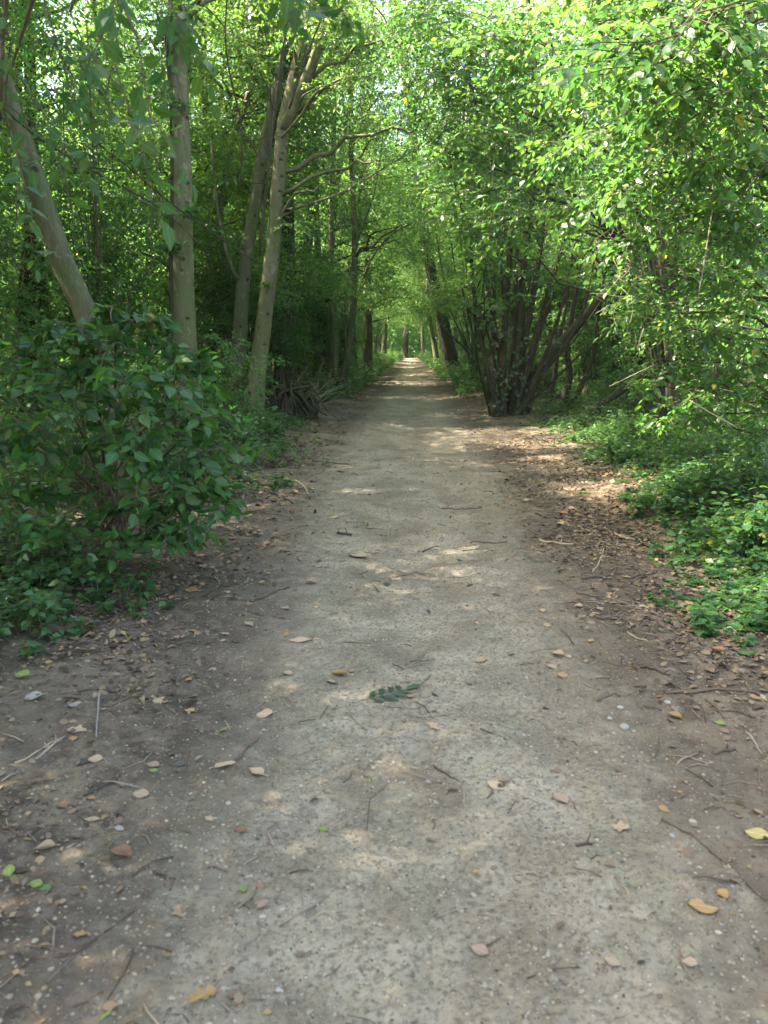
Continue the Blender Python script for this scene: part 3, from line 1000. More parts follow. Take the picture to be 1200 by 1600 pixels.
# dark climbing stem beside it
Pv = to_ground(px_path([(270, 620, 10.8), (268, 520, 10.8), (267, 400, 10.8), (269, 260, 10.8), (266, 150, 10.8), (258, 40, 10.8)]))
mb = MB(); mb.tube(Pv, np.linspace(.035, .02, len(Pv)), 7, rough=.15)
r_ = thing('climbing_stem', 'thin dark climbing stem running up the left side of the straight grey trunk', 'climber', Pv[0])
mb.build('stem', M['dark'], r_, Pv[0])
mb = MB()
for c, r in cl((262, 60, 10.8, .5), (275, 20, 10.7, .5), (262, 150, 10.7, .35), (300, 330, 10.6, .22), (262, 380, 10.6, .2)):
    add_clump(mb, c, r, int(50 * r) + 5, .09)
mb.build('foliage', [M['shade'], M['twig']], r_, Pv[0])

# --- left: the forked pair beside the path
P = to_ground(px_path([(397, 655, 14.5), (403, 580, 14.5), (415, 480, 14.5), (428, 370, 14.5), (436, 270, 14.5), (443, 190, 14.5)]))
Pa = np.vstack((P, smooth_path([P[-1], at(462, 110, 14.6), at(478, 40, 14.7), at(492, -60, 14.9)], 12)[1:]))
Pa = stem_rise(Pa, 13.0, (.05, 0))
fork = smooth_path([P[-2], at(470, 140, 14.3), at(490, 95, 14.2), at(503, 30, 14.1), at(515, -80, 14.0), at(520, -260, 14.0)], 16)
arc = smooth_path([at(440, 330, 14.4), at(480, 320, 14.2), at(540, 298, 14.0), at(600, 262, 13.8), at(660, 228, 13.6), at(712, 200, 13.5)], 18)
arc2 = smooth_path([at(440, 215, 14.4), at(470, 180, 14.1), at(500, 140, 13.8), at(580, 118, 13.5)], 12)
make_tree('forked_tree', 'pale slender trunk with dark knots and a fork, closest to the left path edge', 'tree',
          [(Pa, rad_at(.165, .05, len(Pa), .3))], M['pale'],
          auto_clumps(Pa, 6.6, 12.8, 20, 2.4) + cl((560, 120, 13.5, .6), (640, 60, 13.5, .8), (530, 30, 13, .8), (700, 205, 13.5, .5), (600, 250, 13.7, .3), (600, -60, 13.5, 1), (470, 40, 13.5, .7), (540, 290, 14, .32), (480, 312, 14.2, .22), (590, 112, 13.5, .5), (505, 135, 13.8, .35), (655, -30, 16, 1.0), (690, 40, 17, 1.0), (620, 50, 18, .9), (445, 350, 14.2, .2), (425, 440, 14.2, .18)),
          M['leaf'], .08, 80, extra=((fork, .11, .05), (arc, .026, .007), (arc2, .024, .008)))
P = to_ground(px_path([(371, 650, 15.0), (373, 580, 15), (377, 480, 15), (385, 400, 15), (398, 320, 15), (412, 230, 15), (440, 110, 15), (455, 20, 15)]))
P = stem_rise(P, 12.0)
make_tree('twin_tree', 'duller grey trunk standing left against the forked knotty trunk', 'tree', [(P, rad_at(.15, .045, len(P), .25))], M['bark'],
          auto_clumps(P, 6.4, 11.8, 16, 2.2) + cl((380, 90, 14.5, .7), (350, 180, 14.5, .6), (330, 40, 14, .8)), M['leaf'], .08, 80,
          extra=((smooth_path([at(380, 440, 15), at(362, 420, 14.8), at(340, 330, 14.6), at(330, 220, 14.5)], 10), .05, .02),))

# --- left: curved twin stems beyond
A = to_ground(px_path([(509, 616, 22), (522, 595, 22), (524, 520, 22), (518, 420, 22), (519, 300, 22), (522, 150, 22), (512, 0, 22)]))
B = to_ground(px_path([(522, 616, 22.2), (537, 588, 22), (548, 520, 22), (554, 440, 22), (553, 330, 22), (548, 200, 22), (556, 40, 22)]))
C = px_path([(545, 540, 22), (562, 450, 21.8), (590, 390, 21.4), (630, 355, 21), (680, 340, 20.6)], 16)
Dm = px_path([(540, 560, 22), (540, 470, 21.6), (558, 380, 21.2), (585, 300, 21), (600, 200, 21)], 16)
make_tree('curved_tree', 'two thin curved trunks rising from one base at the left path edge', 'tree', [(A, rad_at(.10, .05, len(A), .4)), (B, rad_at(.12, .05, len(B), .3))], M['bark'],
          auto_clumps(A, 5.5, 11, 14, 2.2) + cl((640, 350, 20.8, .7), (690, 340, 20.5, .8), (600, 190, 21, 1.0), (560, 90, 21, 1.0), (650, 120, 20, 1.1)), M['leaf'], .09, 75,
          extra=((C, .03, .01), (Dm, .035, .012)), k=11)

# further single trunks: (name, label, bark, [(px,py)...], Y, r0, r1, top height, clumps, lean)
SINGLE = [
    ('thick_tree', 'thick dull trunk beyond the curved twin stems on the left path edge', 'bark', [(573, 588), (575, 540), (574, 460), (571, 370), (570, 260)], 31, .20, .10, 15, 16),
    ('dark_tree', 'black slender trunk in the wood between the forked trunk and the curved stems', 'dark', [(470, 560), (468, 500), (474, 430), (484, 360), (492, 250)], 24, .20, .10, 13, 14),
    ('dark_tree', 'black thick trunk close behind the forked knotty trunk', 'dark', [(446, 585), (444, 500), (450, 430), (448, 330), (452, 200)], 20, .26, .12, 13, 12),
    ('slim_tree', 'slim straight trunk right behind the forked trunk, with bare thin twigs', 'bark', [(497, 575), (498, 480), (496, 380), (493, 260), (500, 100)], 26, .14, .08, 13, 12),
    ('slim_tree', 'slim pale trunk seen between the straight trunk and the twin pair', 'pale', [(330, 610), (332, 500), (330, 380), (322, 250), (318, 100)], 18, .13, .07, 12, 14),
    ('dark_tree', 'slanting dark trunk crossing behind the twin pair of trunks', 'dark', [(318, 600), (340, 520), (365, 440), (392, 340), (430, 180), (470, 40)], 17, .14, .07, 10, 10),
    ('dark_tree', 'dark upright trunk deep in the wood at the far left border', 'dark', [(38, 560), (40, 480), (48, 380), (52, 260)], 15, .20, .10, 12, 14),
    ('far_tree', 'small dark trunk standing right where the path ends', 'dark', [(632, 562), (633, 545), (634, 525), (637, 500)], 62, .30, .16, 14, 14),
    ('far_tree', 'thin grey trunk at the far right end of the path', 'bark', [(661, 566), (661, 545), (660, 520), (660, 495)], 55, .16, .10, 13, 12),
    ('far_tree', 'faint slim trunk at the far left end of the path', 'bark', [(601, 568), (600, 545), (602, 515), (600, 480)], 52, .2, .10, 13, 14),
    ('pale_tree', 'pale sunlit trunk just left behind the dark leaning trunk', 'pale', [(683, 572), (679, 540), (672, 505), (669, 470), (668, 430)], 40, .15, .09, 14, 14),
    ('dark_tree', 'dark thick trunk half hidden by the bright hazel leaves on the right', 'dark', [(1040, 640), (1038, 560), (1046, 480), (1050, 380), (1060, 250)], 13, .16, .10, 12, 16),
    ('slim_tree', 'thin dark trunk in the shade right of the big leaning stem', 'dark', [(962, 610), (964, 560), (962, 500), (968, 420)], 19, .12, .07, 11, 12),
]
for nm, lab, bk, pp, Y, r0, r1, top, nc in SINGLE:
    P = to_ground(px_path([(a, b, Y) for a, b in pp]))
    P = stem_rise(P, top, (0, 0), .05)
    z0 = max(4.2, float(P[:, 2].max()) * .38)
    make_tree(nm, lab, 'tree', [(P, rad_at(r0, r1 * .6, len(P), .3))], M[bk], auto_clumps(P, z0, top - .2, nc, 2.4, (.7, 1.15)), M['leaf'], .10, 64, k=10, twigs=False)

# --- right: dark leaning trunk at the path
P = to_ground(px_path([(709, 588, 33), (700, 545, 33), (692, 505, 33), (683, 460, 33), (673, 420, 33), (664, 360, 33), (655, 290, 33)]))
P = stem_rise(P, 15, (-.05, 0), .05)
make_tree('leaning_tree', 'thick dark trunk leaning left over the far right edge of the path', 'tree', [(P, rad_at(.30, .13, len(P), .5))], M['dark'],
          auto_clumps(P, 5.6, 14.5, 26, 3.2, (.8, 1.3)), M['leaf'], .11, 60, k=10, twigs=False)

# --- right: fan of slim hazel stems beyond the big clump
stems = []
for i, (tx, ty) in enumerate([(700, 470), (712, 430), (722, 400), (738, 390), (752, 380), (764, 400), (690, 500), (776, 420), (746, 430), (730, 450)]):
    bx = 738 + i * 2.0
    stems.append(to_ground(px_path([(bx, 586, 27 + .1 * i), (bx + (tx - bx) * .35, 586 - (586 - ty) * .45, 27), (tx, ty, 26.6), (tx + (tx - 738) * .6, ty - 130, 26.2)], 14)))
make_tree('hazel_clump', 'fan of thin brown hazel stems between the dark leaning trunk and the big hazel clump', 'tree',
          [(q, rad_at(rng.uniform(.04, .065), .02, len(q), .2)) for q in stems], M['bark'],
          cl((700, 420, 26, .8), (730, 350, 26, 1.1), (770, 380, 26, 1.0), (690, 340, 25.5, 1.0), (760, 290, 26, 1.2), (720, 270, 25, 1.2), (800, 330, 25, 1.2), (750, 470, 26.5, .5), (720, 500, 27, .4)),
          M['leaf'], .09, 75, stem_name='stem', k=10, twigs=False)

# --- right: the big hazel clump
sd = [
    ([(772, 640), (770, 560), (772, 470), (776, 350), (770, 200)], .08), ([(785, 645), (786, 560), (792, 460), (800, 330), (790, 180)], .11),
    ([(800, 648), (806, 570), (812, 470), (830, 330), (850, 150)], .12), ([(812, 648), (835, 590), (870, 545), (920, 488), (968, 430), (1020, 340)], .19),
    ([(795, 648), (818, 540), (838, 430), (855, 300), (880, 150)], .11), ([(778, 645), (758, 560), (742, 470), (730, 360), (700, 250)], .07),
    ([(806, 645), (828, 560), (850, 480), (880, 380), (905, 260)], .09), ([(790, 645), (778, 540), (760, 430), (752, 330), (740, 220)], .07),
    ([(765, 640), (750, 580), (738, 520), (722, 450)], .05), ([(802, 648), (800, 540), (806, 430), (815, 300)], .09),
    ([(815, 640), (850, 560), (880, 470), (898, 380)], .06), ([(782, 640), (790, 520), (784, 420), (790, 300)], .06),
    ([(792, 640), (802, 540), (826, 450), (846, 380)], .045), ([(808, 640), (838, 540), (862, 460), (872, 400)], .05), 
    ([(770, 640), (756, 560), (752, 480), (762, 400)], .04), ([(810, 640), (860, 570), (906, 500), (930, 400)], .05), ([(768, 640), (748, 570), (730, 540), (718, 500)], .03),
    ([(812, 640), (846, 580), (890, 540), (940, 470)], .04), ([(798, 640), (822, 520), (842, 420), (836, 320)], .035), ([(784, 640), (772, 560), (758, 500), (756, 420)], .035), ([(806, 640), (842, 530), (858, 440), (890, 380)], .035),
    ([(800, 640), (812, 520), (808, 420), (820, 340)], .035), ([(774, 640), (766, 560), (772, 480), (762, 380)], .035), ([(816, 640), (870, 590), (900, 560), (950, 520)], .035),
]
stems = []
for i, (pp, r) in enumerate(sd):
    Y0 = 15.6 + .12 * (i % 5)
    q = to_ground(px_path([(a, b, Y0 - .18 * j * (i % 3 - .6)) for j, (a, b) in enumerate(pp)], 20))
    stems.append((q, rad_at(r * .8, r * .3, len(q), .3)))
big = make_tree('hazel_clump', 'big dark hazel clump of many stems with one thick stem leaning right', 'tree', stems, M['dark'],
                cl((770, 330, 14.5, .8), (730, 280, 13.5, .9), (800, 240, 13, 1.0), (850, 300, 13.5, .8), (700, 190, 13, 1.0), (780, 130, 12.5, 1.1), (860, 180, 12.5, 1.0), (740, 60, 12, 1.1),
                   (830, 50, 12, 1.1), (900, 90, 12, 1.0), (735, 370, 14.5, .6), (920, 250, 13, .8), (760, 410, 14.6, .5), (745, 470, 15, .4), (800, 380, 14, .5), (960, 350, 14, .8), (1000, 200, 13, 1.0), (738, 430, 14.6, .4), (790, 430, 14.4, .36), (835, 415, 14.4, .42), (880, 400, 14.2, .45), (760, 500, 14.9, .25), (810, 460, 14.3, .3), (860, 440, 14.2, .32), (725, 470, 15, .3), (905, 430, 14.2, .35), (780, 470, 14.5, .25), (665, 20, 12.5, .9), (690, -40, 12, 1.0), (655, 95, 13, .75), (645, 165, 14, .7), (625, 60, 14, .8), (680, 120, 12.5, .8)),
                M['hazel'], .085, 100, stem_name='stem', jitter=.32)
mb = MB()
for i in range(60):      # ivy leaves climbing the foot of the clump
    q, rr = stems[rng.integers(0, 4)]
    j = rng.integers(0, 9)
    c = q[j] + np.array((rng.normal(0, .12), -.12 - .1 * rng.random(), rng.normal(0, .15)))
    d = np.array([(rng.normal(0, .5), -.6, -.8)])
    add_leaves(mb, c[None] + rng.normal(0, .06, (6, 3)), d + rng.normal(0, .4, (6, 3)), np.array([(0, -1, .4)]) + rng.normal(0, .4, (6, 3)), rng.uniform(.05, .09, 6), width=1.35)
mb.build('ivy', leaf_mat('ivy_leaf', (.018, .055, .018), (.04, .11, .02), rough=.4, mixf=.25), big, big.location)

# stems right of the clump, in the shade
for lab, pp, Y, r in (('thin dark stem curving up just right of the big hazel clump', [(858, 622), (866, 590), (872, 540), (884, 480), (890, 420)], 17.5, .07),
                      ('thin dark stem with a bend, second one right of the big hazel clump', [(880, 628), (890, 590), (886, 540), (896, 480), (905, 420)], 17.0, .09),
                      ('thin bent stem sweeping right from the shaded ivy ground', [(893, 630), (915, 590), (930, 540), (938, 470), (950, 400)], 16.5, .06)):
    P = to_ground(px_path([(a, b, Y) for a, b in pp]))
    c1 = P[-1]
    make_tree('hazel_sapling', lab, 'tree', [(P, rad_at(r, r * .4, len(P), .3))], M['dark'], [(c1 + np.array((0, 0, .3)), .7), (c1 + np.array((.5, -.6, .9)), .8), (c1 + np.array((-.5, .3, 1.2)), .8)], M['leaf'], .08, 45)

# fallen leaning branch on the right
Q = smooth_path([at(905, 655, 13.5), at(950, 625, 13.3), at(1000, 590, 13.0), at(1050, 562, 12.8), at(1090, 540, 12.6)], 16)
Q[0, 2] = gz(Q[0, 0], Q[0, 1])
mb = MB(); mb.tube(Q, np.linspace(.075, .03, 16), 8, rough=.1)
for i in range(5):
    b = Q[5 + 2 * i]; e = b + np.array((rng.normal(0, .2), rng.normal(0, .2), rng.uniform(.2, .6)))
    mb.tube(smooth_path((b, (b + e) / 2 + rng.normal(0, .04, 3), e), 6), np.linspace(.015, .005, 6), 5)
o = mb.build('fallen_branch', M['deadwood'], None, Q[0]); o.location = Q[0]
tag(o, 'dark fallen branch propped up at a slant over the green ground cover on the right', 'branch')

# --- right: bright hazel bush close by
stems = []
base = np.array((4.1, 6.6, 0)); base[2] = gz(base[0], base[1])
for a, b, top in ((-.2, -1.4, 3.2), (-1.7, -1.2, 4.2), (-2.1, .1, 4.5), (-.7, -1.8, 4.4), (-1.2, .6, 5.0), (-2.5, -1.8, 4.3), (-.1, .3, 5.0), (-1.7, -2.4, 4.2)):
    q = smooth_path([base + np.array((rng.normal(0, .12), rng.normal(0, .12), -.05)), base + np.array((a * .25, b * .25, top * .4)), base + np.array((a * .6, b * .6, top * .75)), base + np.array((a, b, top))], 18)
    stems.append((q, rad_at(.035, .01, 18, .2)))
hb = np.array((3.7, 11.0, 0)); hb[2] = gz(hb[0], hb[1])
st2 = []
for tx, ty, Y in ((760, 260, 9.2), (830, 300, 9.0), (720, 150, 9.5), (880, 200, 9.0), (860, 90, 9.0), (960, 250, 9.8), (940, 120, 9.5)):
    t = at(tx, ty, Y)
    q = smooth_path([hb + np.array((rng.normal(0, .12), rng.normal(0, .12), -.05)), hb + (t - hb) * np.array((.2, .2, .5)), hb + (t - hb) * np.array((.55, .55, .92)), t], 18)
    st2.append((q, rad_at(.045, .01, 18, .2)))
make_tree('hazel_bush', 'arching hazel bush with layered glossy leaves hanging before the big dark clump', 'shrub', st2, M['dark'],
          cl((700, 240, 9.4, .5), (760, 300, 9.2, .5), (820, 340, 9.0, .5), (720, 340, 9.4, .4), (780, 215, 9.0, .55), (860, 260, 9.0, .5), (820, 130, 9.0, .6), (740, 160, 9.4, .55), (690, 110, 9.6, .55), (900, 170, 9.0, .55), 
             (770, 60, 9.0, .6), (860, 40, 9.0, .6), (770, 365, 9.2, .3), (900, 320, 9.3, .4), (960, 280, 9.8, .5), (960, 90, 9.2, .6), (700, 20, 9.6, .6), (740, 400, 9.6, .28)),
          M['hazel'], .085, 130, hi=True, stem_name='stem', k=9, jitter=.28)
bright = [(1000, 60, 4.3, .38), (1100, 30, 4.2, .42), (1180, 60, 4.4, .45), (960, 80, 4.8, .3), (1080, 130, 4.5, .42), (1160, 160, 4.7, .45), (1020, 190, 5.0, .4), (1120, 240, 5.0, .42), (1190, 270, 5.0, .4),
          (930, 60, 5.4, .4), (1020, 270, 5.4, .38), (1090, 330, 5.4, .38), (1170, 370, 5.4, .4), (960, 200, 5.8, .4), (960, 300, 6.0, .36), (990, 380, 6.0, .34), (1060, 430, 6.0, .36), (1150, 460, 5.8, .36),
          (1040, 20, 5.2, .5), (1140, -30, 5.0, .5), (940, -20, 5.6, .5), (900, 120, 6.4, .42), (1000, 480, 6.4, .32), (1110, 520, 6.2, .34), (1190, 560, 5.8, .32), (1060, 560, 6.6, .3),
          (900, 330, 6.8, .36), (880, 230, 7.0, .4), (1130, 600, 6.0, .26), (1010, 600, 7.2, .26), (1100, 420, 6.4, .36), (1150, 530, 6.6, .36), (1040, 520, 7.0, .34), (980, 440, 7.2, .34), (1190, 620, 6.4, .32), (1080, 620, 7.4, .3),
          (1190, 430, 6.4, .36), (1020, 340, 6.4, .36), (1120, 160, 5.6, .42), (1050, 100, 6.0, .45), (1180, 200, 6, .42), (1010, 250, 6.6, .4), (1090, 250, 6.6, .4), (1100, 650, 6.8, .32), (1180, 680, 6.2, .32), (1040, 660, 7.6, .28), (1150, 470, 7.4, .4), (1080, 500, 7.8, .38), (1190, 520, 7.2, .4), (1150, 640, 7.4, .34)]
make_tree('hazel_bush', 'bright yellow green hazel bush reaching in from the right border', 'shrub', stems, M['dark'], cl(*bright), M['hazel'], .072, 225, hi=True, stem_name='stem', k=9, jitter=.32, droop=.35)
# a sprig of big pale leaves sticking out over the path
spr = [(at(1010, 70, 4.0), at(862, 50, 3.9)), (at(1090, 20, 3.9), at(990, 130, 3.8)), (at(1060, 200, 4.6), at(950, 290, 4.5)), (at(1000, 110, 4.3), at(868, 110, 4.2)), (at(1180, 110, 4.2), at(1050, 110, 4.0)), (at(1150, 320, 4.8), at(1090, 300, 4.6))]
root = thing('hazel_branch', 'overhanging hazel branch with large pale yellow leaves at the upper right', 'branch', spr[0][0])
mb = MB()
for a, b in spr:
    for _ in range(2):
        j = rng.normal(0, .04, 3)
        add_sprays(mb, (a + j)[None], (b - a)[None] + rng.normal(0, .04, (1, 3)), np.linalg.norm(b - a), 9, .098, True, twig=.004, droop=.12)
mb.build('leaves', [M['hazel'], M['twig']], root, spr[0][0])
mb = MB()
far_end = base + np.array((-1.1, -1.4, 3.2))
for a, b in spr:
    mb.tube(smooth_path([far_end, (far_end + a) / 2 + np.array((0, 0, .15)), a], 10), np.linspace(.012, .005, 10), 6)
mb.build('stalk', M['twig'], root, spr[0][0])

# dead twigs tangled in the bush
root = thing('dead_twigs', 'tangle of pale dead twigs caught in the hazel bush on the right', 'twigs', at(1010, 430, 5.9))
mb = MB()
for i in range(46):
    a = at(rng.uniform(930, 1100), rng.uniform(330, 520), rng.uniform(5.6, 6.4))
    d = nrm(rng.normal(0, 1, 3) + np.array((.3, 0, -.5))) * rng.uniform(.1, .3)
    mb = MB()
    mb.tube(smooth_path((a, a + d * .4 + rng.normal(0, .04, 3), a + d * .75 + rng.normal(0, .06, 3), a + d), 8), np.linspace(.0026, .0012, 8), 4)
    mb.build('twig', M['dead'], root, root.location)
for pp, Y, lab in (([(952, 604), (985, 588), (1022, 570)], 6.2, 'pale straight dead stalk slanting up, left of two in the right foliage'),
                   ([(1078, 626), (1115, 648), (1152, 668)], 5.4, 'pale straight dead stalk slanting down, right of two in the right foliage'),
                   ([(1090, 470), (1105, 380), (1115, 300), (1102, 240)], 5.0, 'thin pale hanging stem curving down through the bright hazel leaves')):
    q = px_path([(a, b, Y) for a, b in pp], 10)
    mb = MB(); mb.tube(q, np.linspace(.0045, .003, 10), 5)
    o = mb.build('dead_stalk', M['dead'], None, q[0]); o.location = q[0]
    tag(o, lab, 'stalk')

# --- left: the big glossy shrub
bs = ground_at(215, 850)
root_pts = []
stems = []
for tx, ty, Y in ((60, 560, 5.2), (120, 510, 5.0), (180, 505, 5.2), (240, 540, 5.1), (290, 590, 5.0), (330, 640, 4.9), (20, 620, 5.0), (150, 600, 4.7), (220, 640, 4.6), (330, 720, 4.8), (60, 700, 4.6), (270, 760, 4.6), (120, 660, 4.9)):
    t = at(tx, ty, Y)
    b = bs + np.array((rng.normal(0, .14) - .25, .25 + rng.normal(0, .12), -.03))
    q = smooth_path([b, b + (t - b) * .4 + np.array((0, 0, .15)), t], 14)
    stems.append((q, rad_at(.017, .006, 14, .2)))
sh = [(30, 600, 5.2, .36), (90, 570, 5.0, .34), (150, 545, 5.0, .34), (120, 620, 4.7, .34), (200, 545, 5.1, .32), (190, 610, 4.7, .34), (250, 590, 5.0, .32), (250, 660, 4.7, .34), (300, 640, 4.9, .30), (310, 710, 4.8, .32), (340, 690, 5.0, .24),
      (60, 680, 4.8, .34), (0, 690, 4.8, .36), (240, 730, 4.7, .34), (280, 780, 4.7, .32), (320, 770, 4.9, .26), (150, 700, 5.1, .34), (90, 760, 5.1, .36), (20, 780, 4.7, .34), (180, 790, 5.1, .34), (240, 820, 4.9, .28), (-60, 640, 5, .4), (0, 560, 5.6, .34), (300, 600, 5.6, .2), (140, 500, 5.1, .2), (205, 500, 5.2, .2), (265, 535, 5.2, .2), (50, 540, 5.2, .22), (345, 650, 5.4, .16), (300, 815, 4.7, .22), (345, 785, 4.8, .2), (250, 840, 4.6, .22), (180, 840, 4.7, .24), (200, 690, 4.6, .26), (80, 840, 4.6, .24), (95, 505, 5.1, .14), (175, 480, 5.2, .12), (235, 505, 5.2, .13), (300, 560, 5.2, .14)]
make_tree('shrub', 'large dark green shrub with big glossy leaves at the left of the path', 'shrub', stems, M['twig'], cl(*sh), M['shrub'], .108, 122, hi=True, stem_name='stem', k=8, limbs=True, jitter=.75)

# mound of dark dead roots beside the forked tree
c = ground_at(450, 655)
mb = MB()
th = np.linspace(0, 2 * math.pi, 41)[:-1]; ph = np.linspace(0, math.pi / 2, 14)
T, Ph = np.meshgrid(th, ph)
rr = 1 + .35 * vnoise(np.cos(T) * 2 + 5, np.sin(T) * 2 + Ph * 2, 61) + .3 * vnoise(np.cos(T) * 6 + 5, np.sin(T) * 6 + Ph * 5, 62)
V = np.stack((c[0] - .05 + .58 * rr * np.cos(T) * np.sin(Ph), c[1] + .35 + .5 * rr * np.sin(T) * np.sin(Ph), c[2] - .05 + .62 * rr * np.cos(Ph)), -1)
i_ = np.arange(13)[:, None] * 40 + np.arange(40)[None]; j_ = np.arange(13)[:, None] * 40 + (np.arange(40)[None] + 1) % 40
mb.add(V.reshape(-1, 3), [np.stack((i_, i_ + 40, j_ + 40, j_), -1).reshape(-1, 4)], 0)
for i in range(26):
    a = rng.uniform(3.3, 6.1); e = np.array((c[0] + math.cos(a) * rng.uniform(.55, .95), c[1] + .35 + math.sin(a) * rng.uniform(.45, .8), c[2] + rng.uniform(0, .3)))
    b = np.array((c[0] + rng.normal(0, .2), c[1] + .3, c[2] + rng.uniform(.3, .62)))
    mb.tube(smooth_path((b, (b + e) / 2 + np.array((0, -.1, .18)) + rng.normal(0, .06, 3), e), 8), np.linspace(.035, .012, 8), 6, rough=.2)
o = mb.build('root_mound', M['deadwood'], None, c); o.location = c
tag(o, 'dark mound of rotting roots at the foot of the forked trunk by the path', 'stump')
# fallen log deeper in
q = smooth_path([at(400, 590, 19), at(450, 588, 20), at(505, 585, 21)], 12); q[:, 2] = gz(q[:, 0], q[:, 1]) + .12
mb = MB(); mb.tube(q, np.linspace(.15, .12, 12), 10, rough=.12)
o = mb.build('fallen_log', M['deadwood'], None, q[0]); o.location = q[0]
tag(o, 'mossy fallen log lying on the floor behind the forked trunk', 'log')
# brush of bare grey twigs behind the mound
root = thing('brush_pile', 'loose pile of bare grey branches behind the root mound on the left', 'brush', ground_at(455, 600))
mb = MB()
for i in range(34):
    b = at(rng.uniform(415, 500), rng.uniform(560, 600), rng.uniform(17, 20)); b[2] = gz(b[0], b[1])
    d = np.array((rng.normal(.4, .5), rng.normal(0, .3), rng.uniform(.25, 1.0))) * rng.uniform(.5, 1.2)
    mb.tube(smooth_path((b, b + d * .5 + rng.normal(0, .08, 3), b + d), 8), np.linspace(.016, .004, 8), 5)
mb.build('branch', M['dead'], root, root.location)

# ------------------------------------------------------------------ near branch top left
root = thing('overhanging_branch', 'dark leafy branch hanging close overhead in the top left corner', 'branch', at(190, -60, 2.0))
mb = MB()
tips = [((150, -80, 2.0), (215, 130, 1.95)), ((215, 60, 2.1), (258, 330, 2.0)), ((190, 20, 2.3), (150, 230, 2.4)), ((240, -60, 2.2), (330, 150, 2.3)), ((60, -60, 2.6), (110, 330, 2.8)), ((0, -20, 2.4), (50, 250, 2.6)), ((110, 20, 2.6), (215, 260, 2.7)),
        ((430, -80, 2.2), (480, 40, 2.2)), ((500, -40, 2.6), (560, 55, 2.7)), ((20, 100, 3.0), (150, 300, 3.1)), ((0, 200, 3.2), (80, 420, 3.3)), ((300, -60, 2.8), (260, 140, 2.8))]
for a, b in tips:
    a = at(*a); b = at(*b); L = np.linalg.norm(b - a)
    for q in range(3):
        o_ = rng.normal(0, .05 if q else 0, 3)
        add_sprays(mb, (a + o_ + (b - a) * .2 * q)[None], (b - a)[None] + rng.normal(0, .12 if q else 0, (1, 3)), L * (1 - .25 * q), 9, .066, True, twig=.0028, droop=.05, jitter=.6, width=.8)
mb.build('leaves', [leaf_mat('shaded_hanging_leaf', (.026, .075, .02), (.06, .18, .03), rough=.45, spec=.3, mixf=.35, var=.4, yellow=0), M['twig']], root, root.location)  # underside shade of the near leaves is put into a darker leaf colour
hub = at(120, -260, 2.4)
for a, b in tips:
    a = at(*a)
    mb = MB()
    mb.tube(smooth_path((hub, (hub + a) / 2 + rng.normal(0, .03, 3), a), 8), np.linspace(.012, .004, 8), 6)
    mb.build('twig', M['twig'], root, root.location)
# thin bare branches crossing the left view
for pp, Y, r, lab in (([(0, 165), (60, 215), (150, 270), (250, 325), (330, 400)], 5.6, .009, 'thin dark bare branch slanting down past the leaning trunk on the left'),
                      ([(105, 262), (150, 262), (195, 268)], 5.0, .007, 'short dark bare twig pointing right beside the leaning trunk'),
                      ([(140, 215), (200, 260), (270, 320), (400, 410)], 8.0, .012, 'long thin grey branch slanting down across the straight grey trunk'),
                      ([(374, 300), (378, 200), (362, 130), (352, 60), (356, -20)], 9.0, .016, 'thin dark upright branch between the straight and the forked trunk'),
                      ([(405, 400), (420, 260), (436, 120), (452, 20), (470, -60)], 9.5, .02, 'slim dark branch rising close left of the forked trunk'),
                      ([(452, 170), (478, 90), (505, 20), (520, -40)], 9.5, .016, 'dark thin branch crossing the fork of the pale trunk')):
    q = px_path([(a, b, Y) for a, b in pp], 16)
    mb = MB(); mb.tube(q, np.linspace(r, r * .5, 16), 6, rough=.1)
    for i in range(4):
        b = q[3 + 3 * i]; e = b + np.array((rng.normal(0, .2), rng.normal(0, .2), rng.uniform(-.1, .3)))
        mb.tube(smooth_path((b, (b + e) / 2 + rng.normal(0, .03, 3), e), 5), np.linspace(r * .45, r * .2, 5), 4)
        add_sprays(mb, e[None], (e - b)[None], .3, 6, .07, mi=1, mi_twig=0)
    o = mb.build('thin_branch', [M['dark'], M['shade']], None, q[0]); o.location = q[0]
    tag(o, lab, 'branch')


# ------------------------------------------------------------------ low plants
def stalk_plants(mb, x, y, h, size, k=5, hi=False, spread=.35):
    """upright little stems with leaves in tiers"""
    N = len(x)
    P = np.stack((x, y, gz(x, y)), -1)
    D = np.array((0, 0, 1.0)) + rng.normal(0, spread, (N, 3)) * np.array((1, 1, .2))
    D = nrm(D)
    ps, as_, ns, ss = [], [], [], []
    for t in np.linspace(.35, 1, k):
        for sgn in (1, -1):
            a = rng.uniform(0, 6.28, N)
            ld = np.stack((np.cos(a), np.sin(a), rng.uniform(-.35, .25, N)), -1)
            ps.append(P + D * (h * t)[:, None] + ld * .01); as_.append(ld)
            ns.append(np.array((0, 0, 1.0)) + rng.normal(0, .35, (N, 3)))
            ss.append(size * rng.uniform(.6, 1.15, N))
    add_leaves(mb, np.concatenate(ps), np.concatenate(as_), np.concatenate(ns), np.concatenate(ss), hi, 0, 1.25)
    side = nrm(np.cross(D, np.array((1.0, .2, 0)))); s2 = np.cross(D, side)
    ang = np.arange(3) * 2.094
    ring = np.cos(ang)[None, :, None] * side[:, None] + np.sin(ang)[None, :, None] * s2[:, None]
    V = np.stack((P[:, None] + ring * .003, (P + D * h[:, None])[:, None] + ring * .0015), 1).reshape(-1, 3)
    q = np.array([(j, (j + 1) % 3, 3 + (j + 1) % 3, 3 + j) for j in range(3)])
    mb.add(V, [(np.arange(N)[:, None, None] * 6 + q[None]).reshape(-1, 4)], 1)


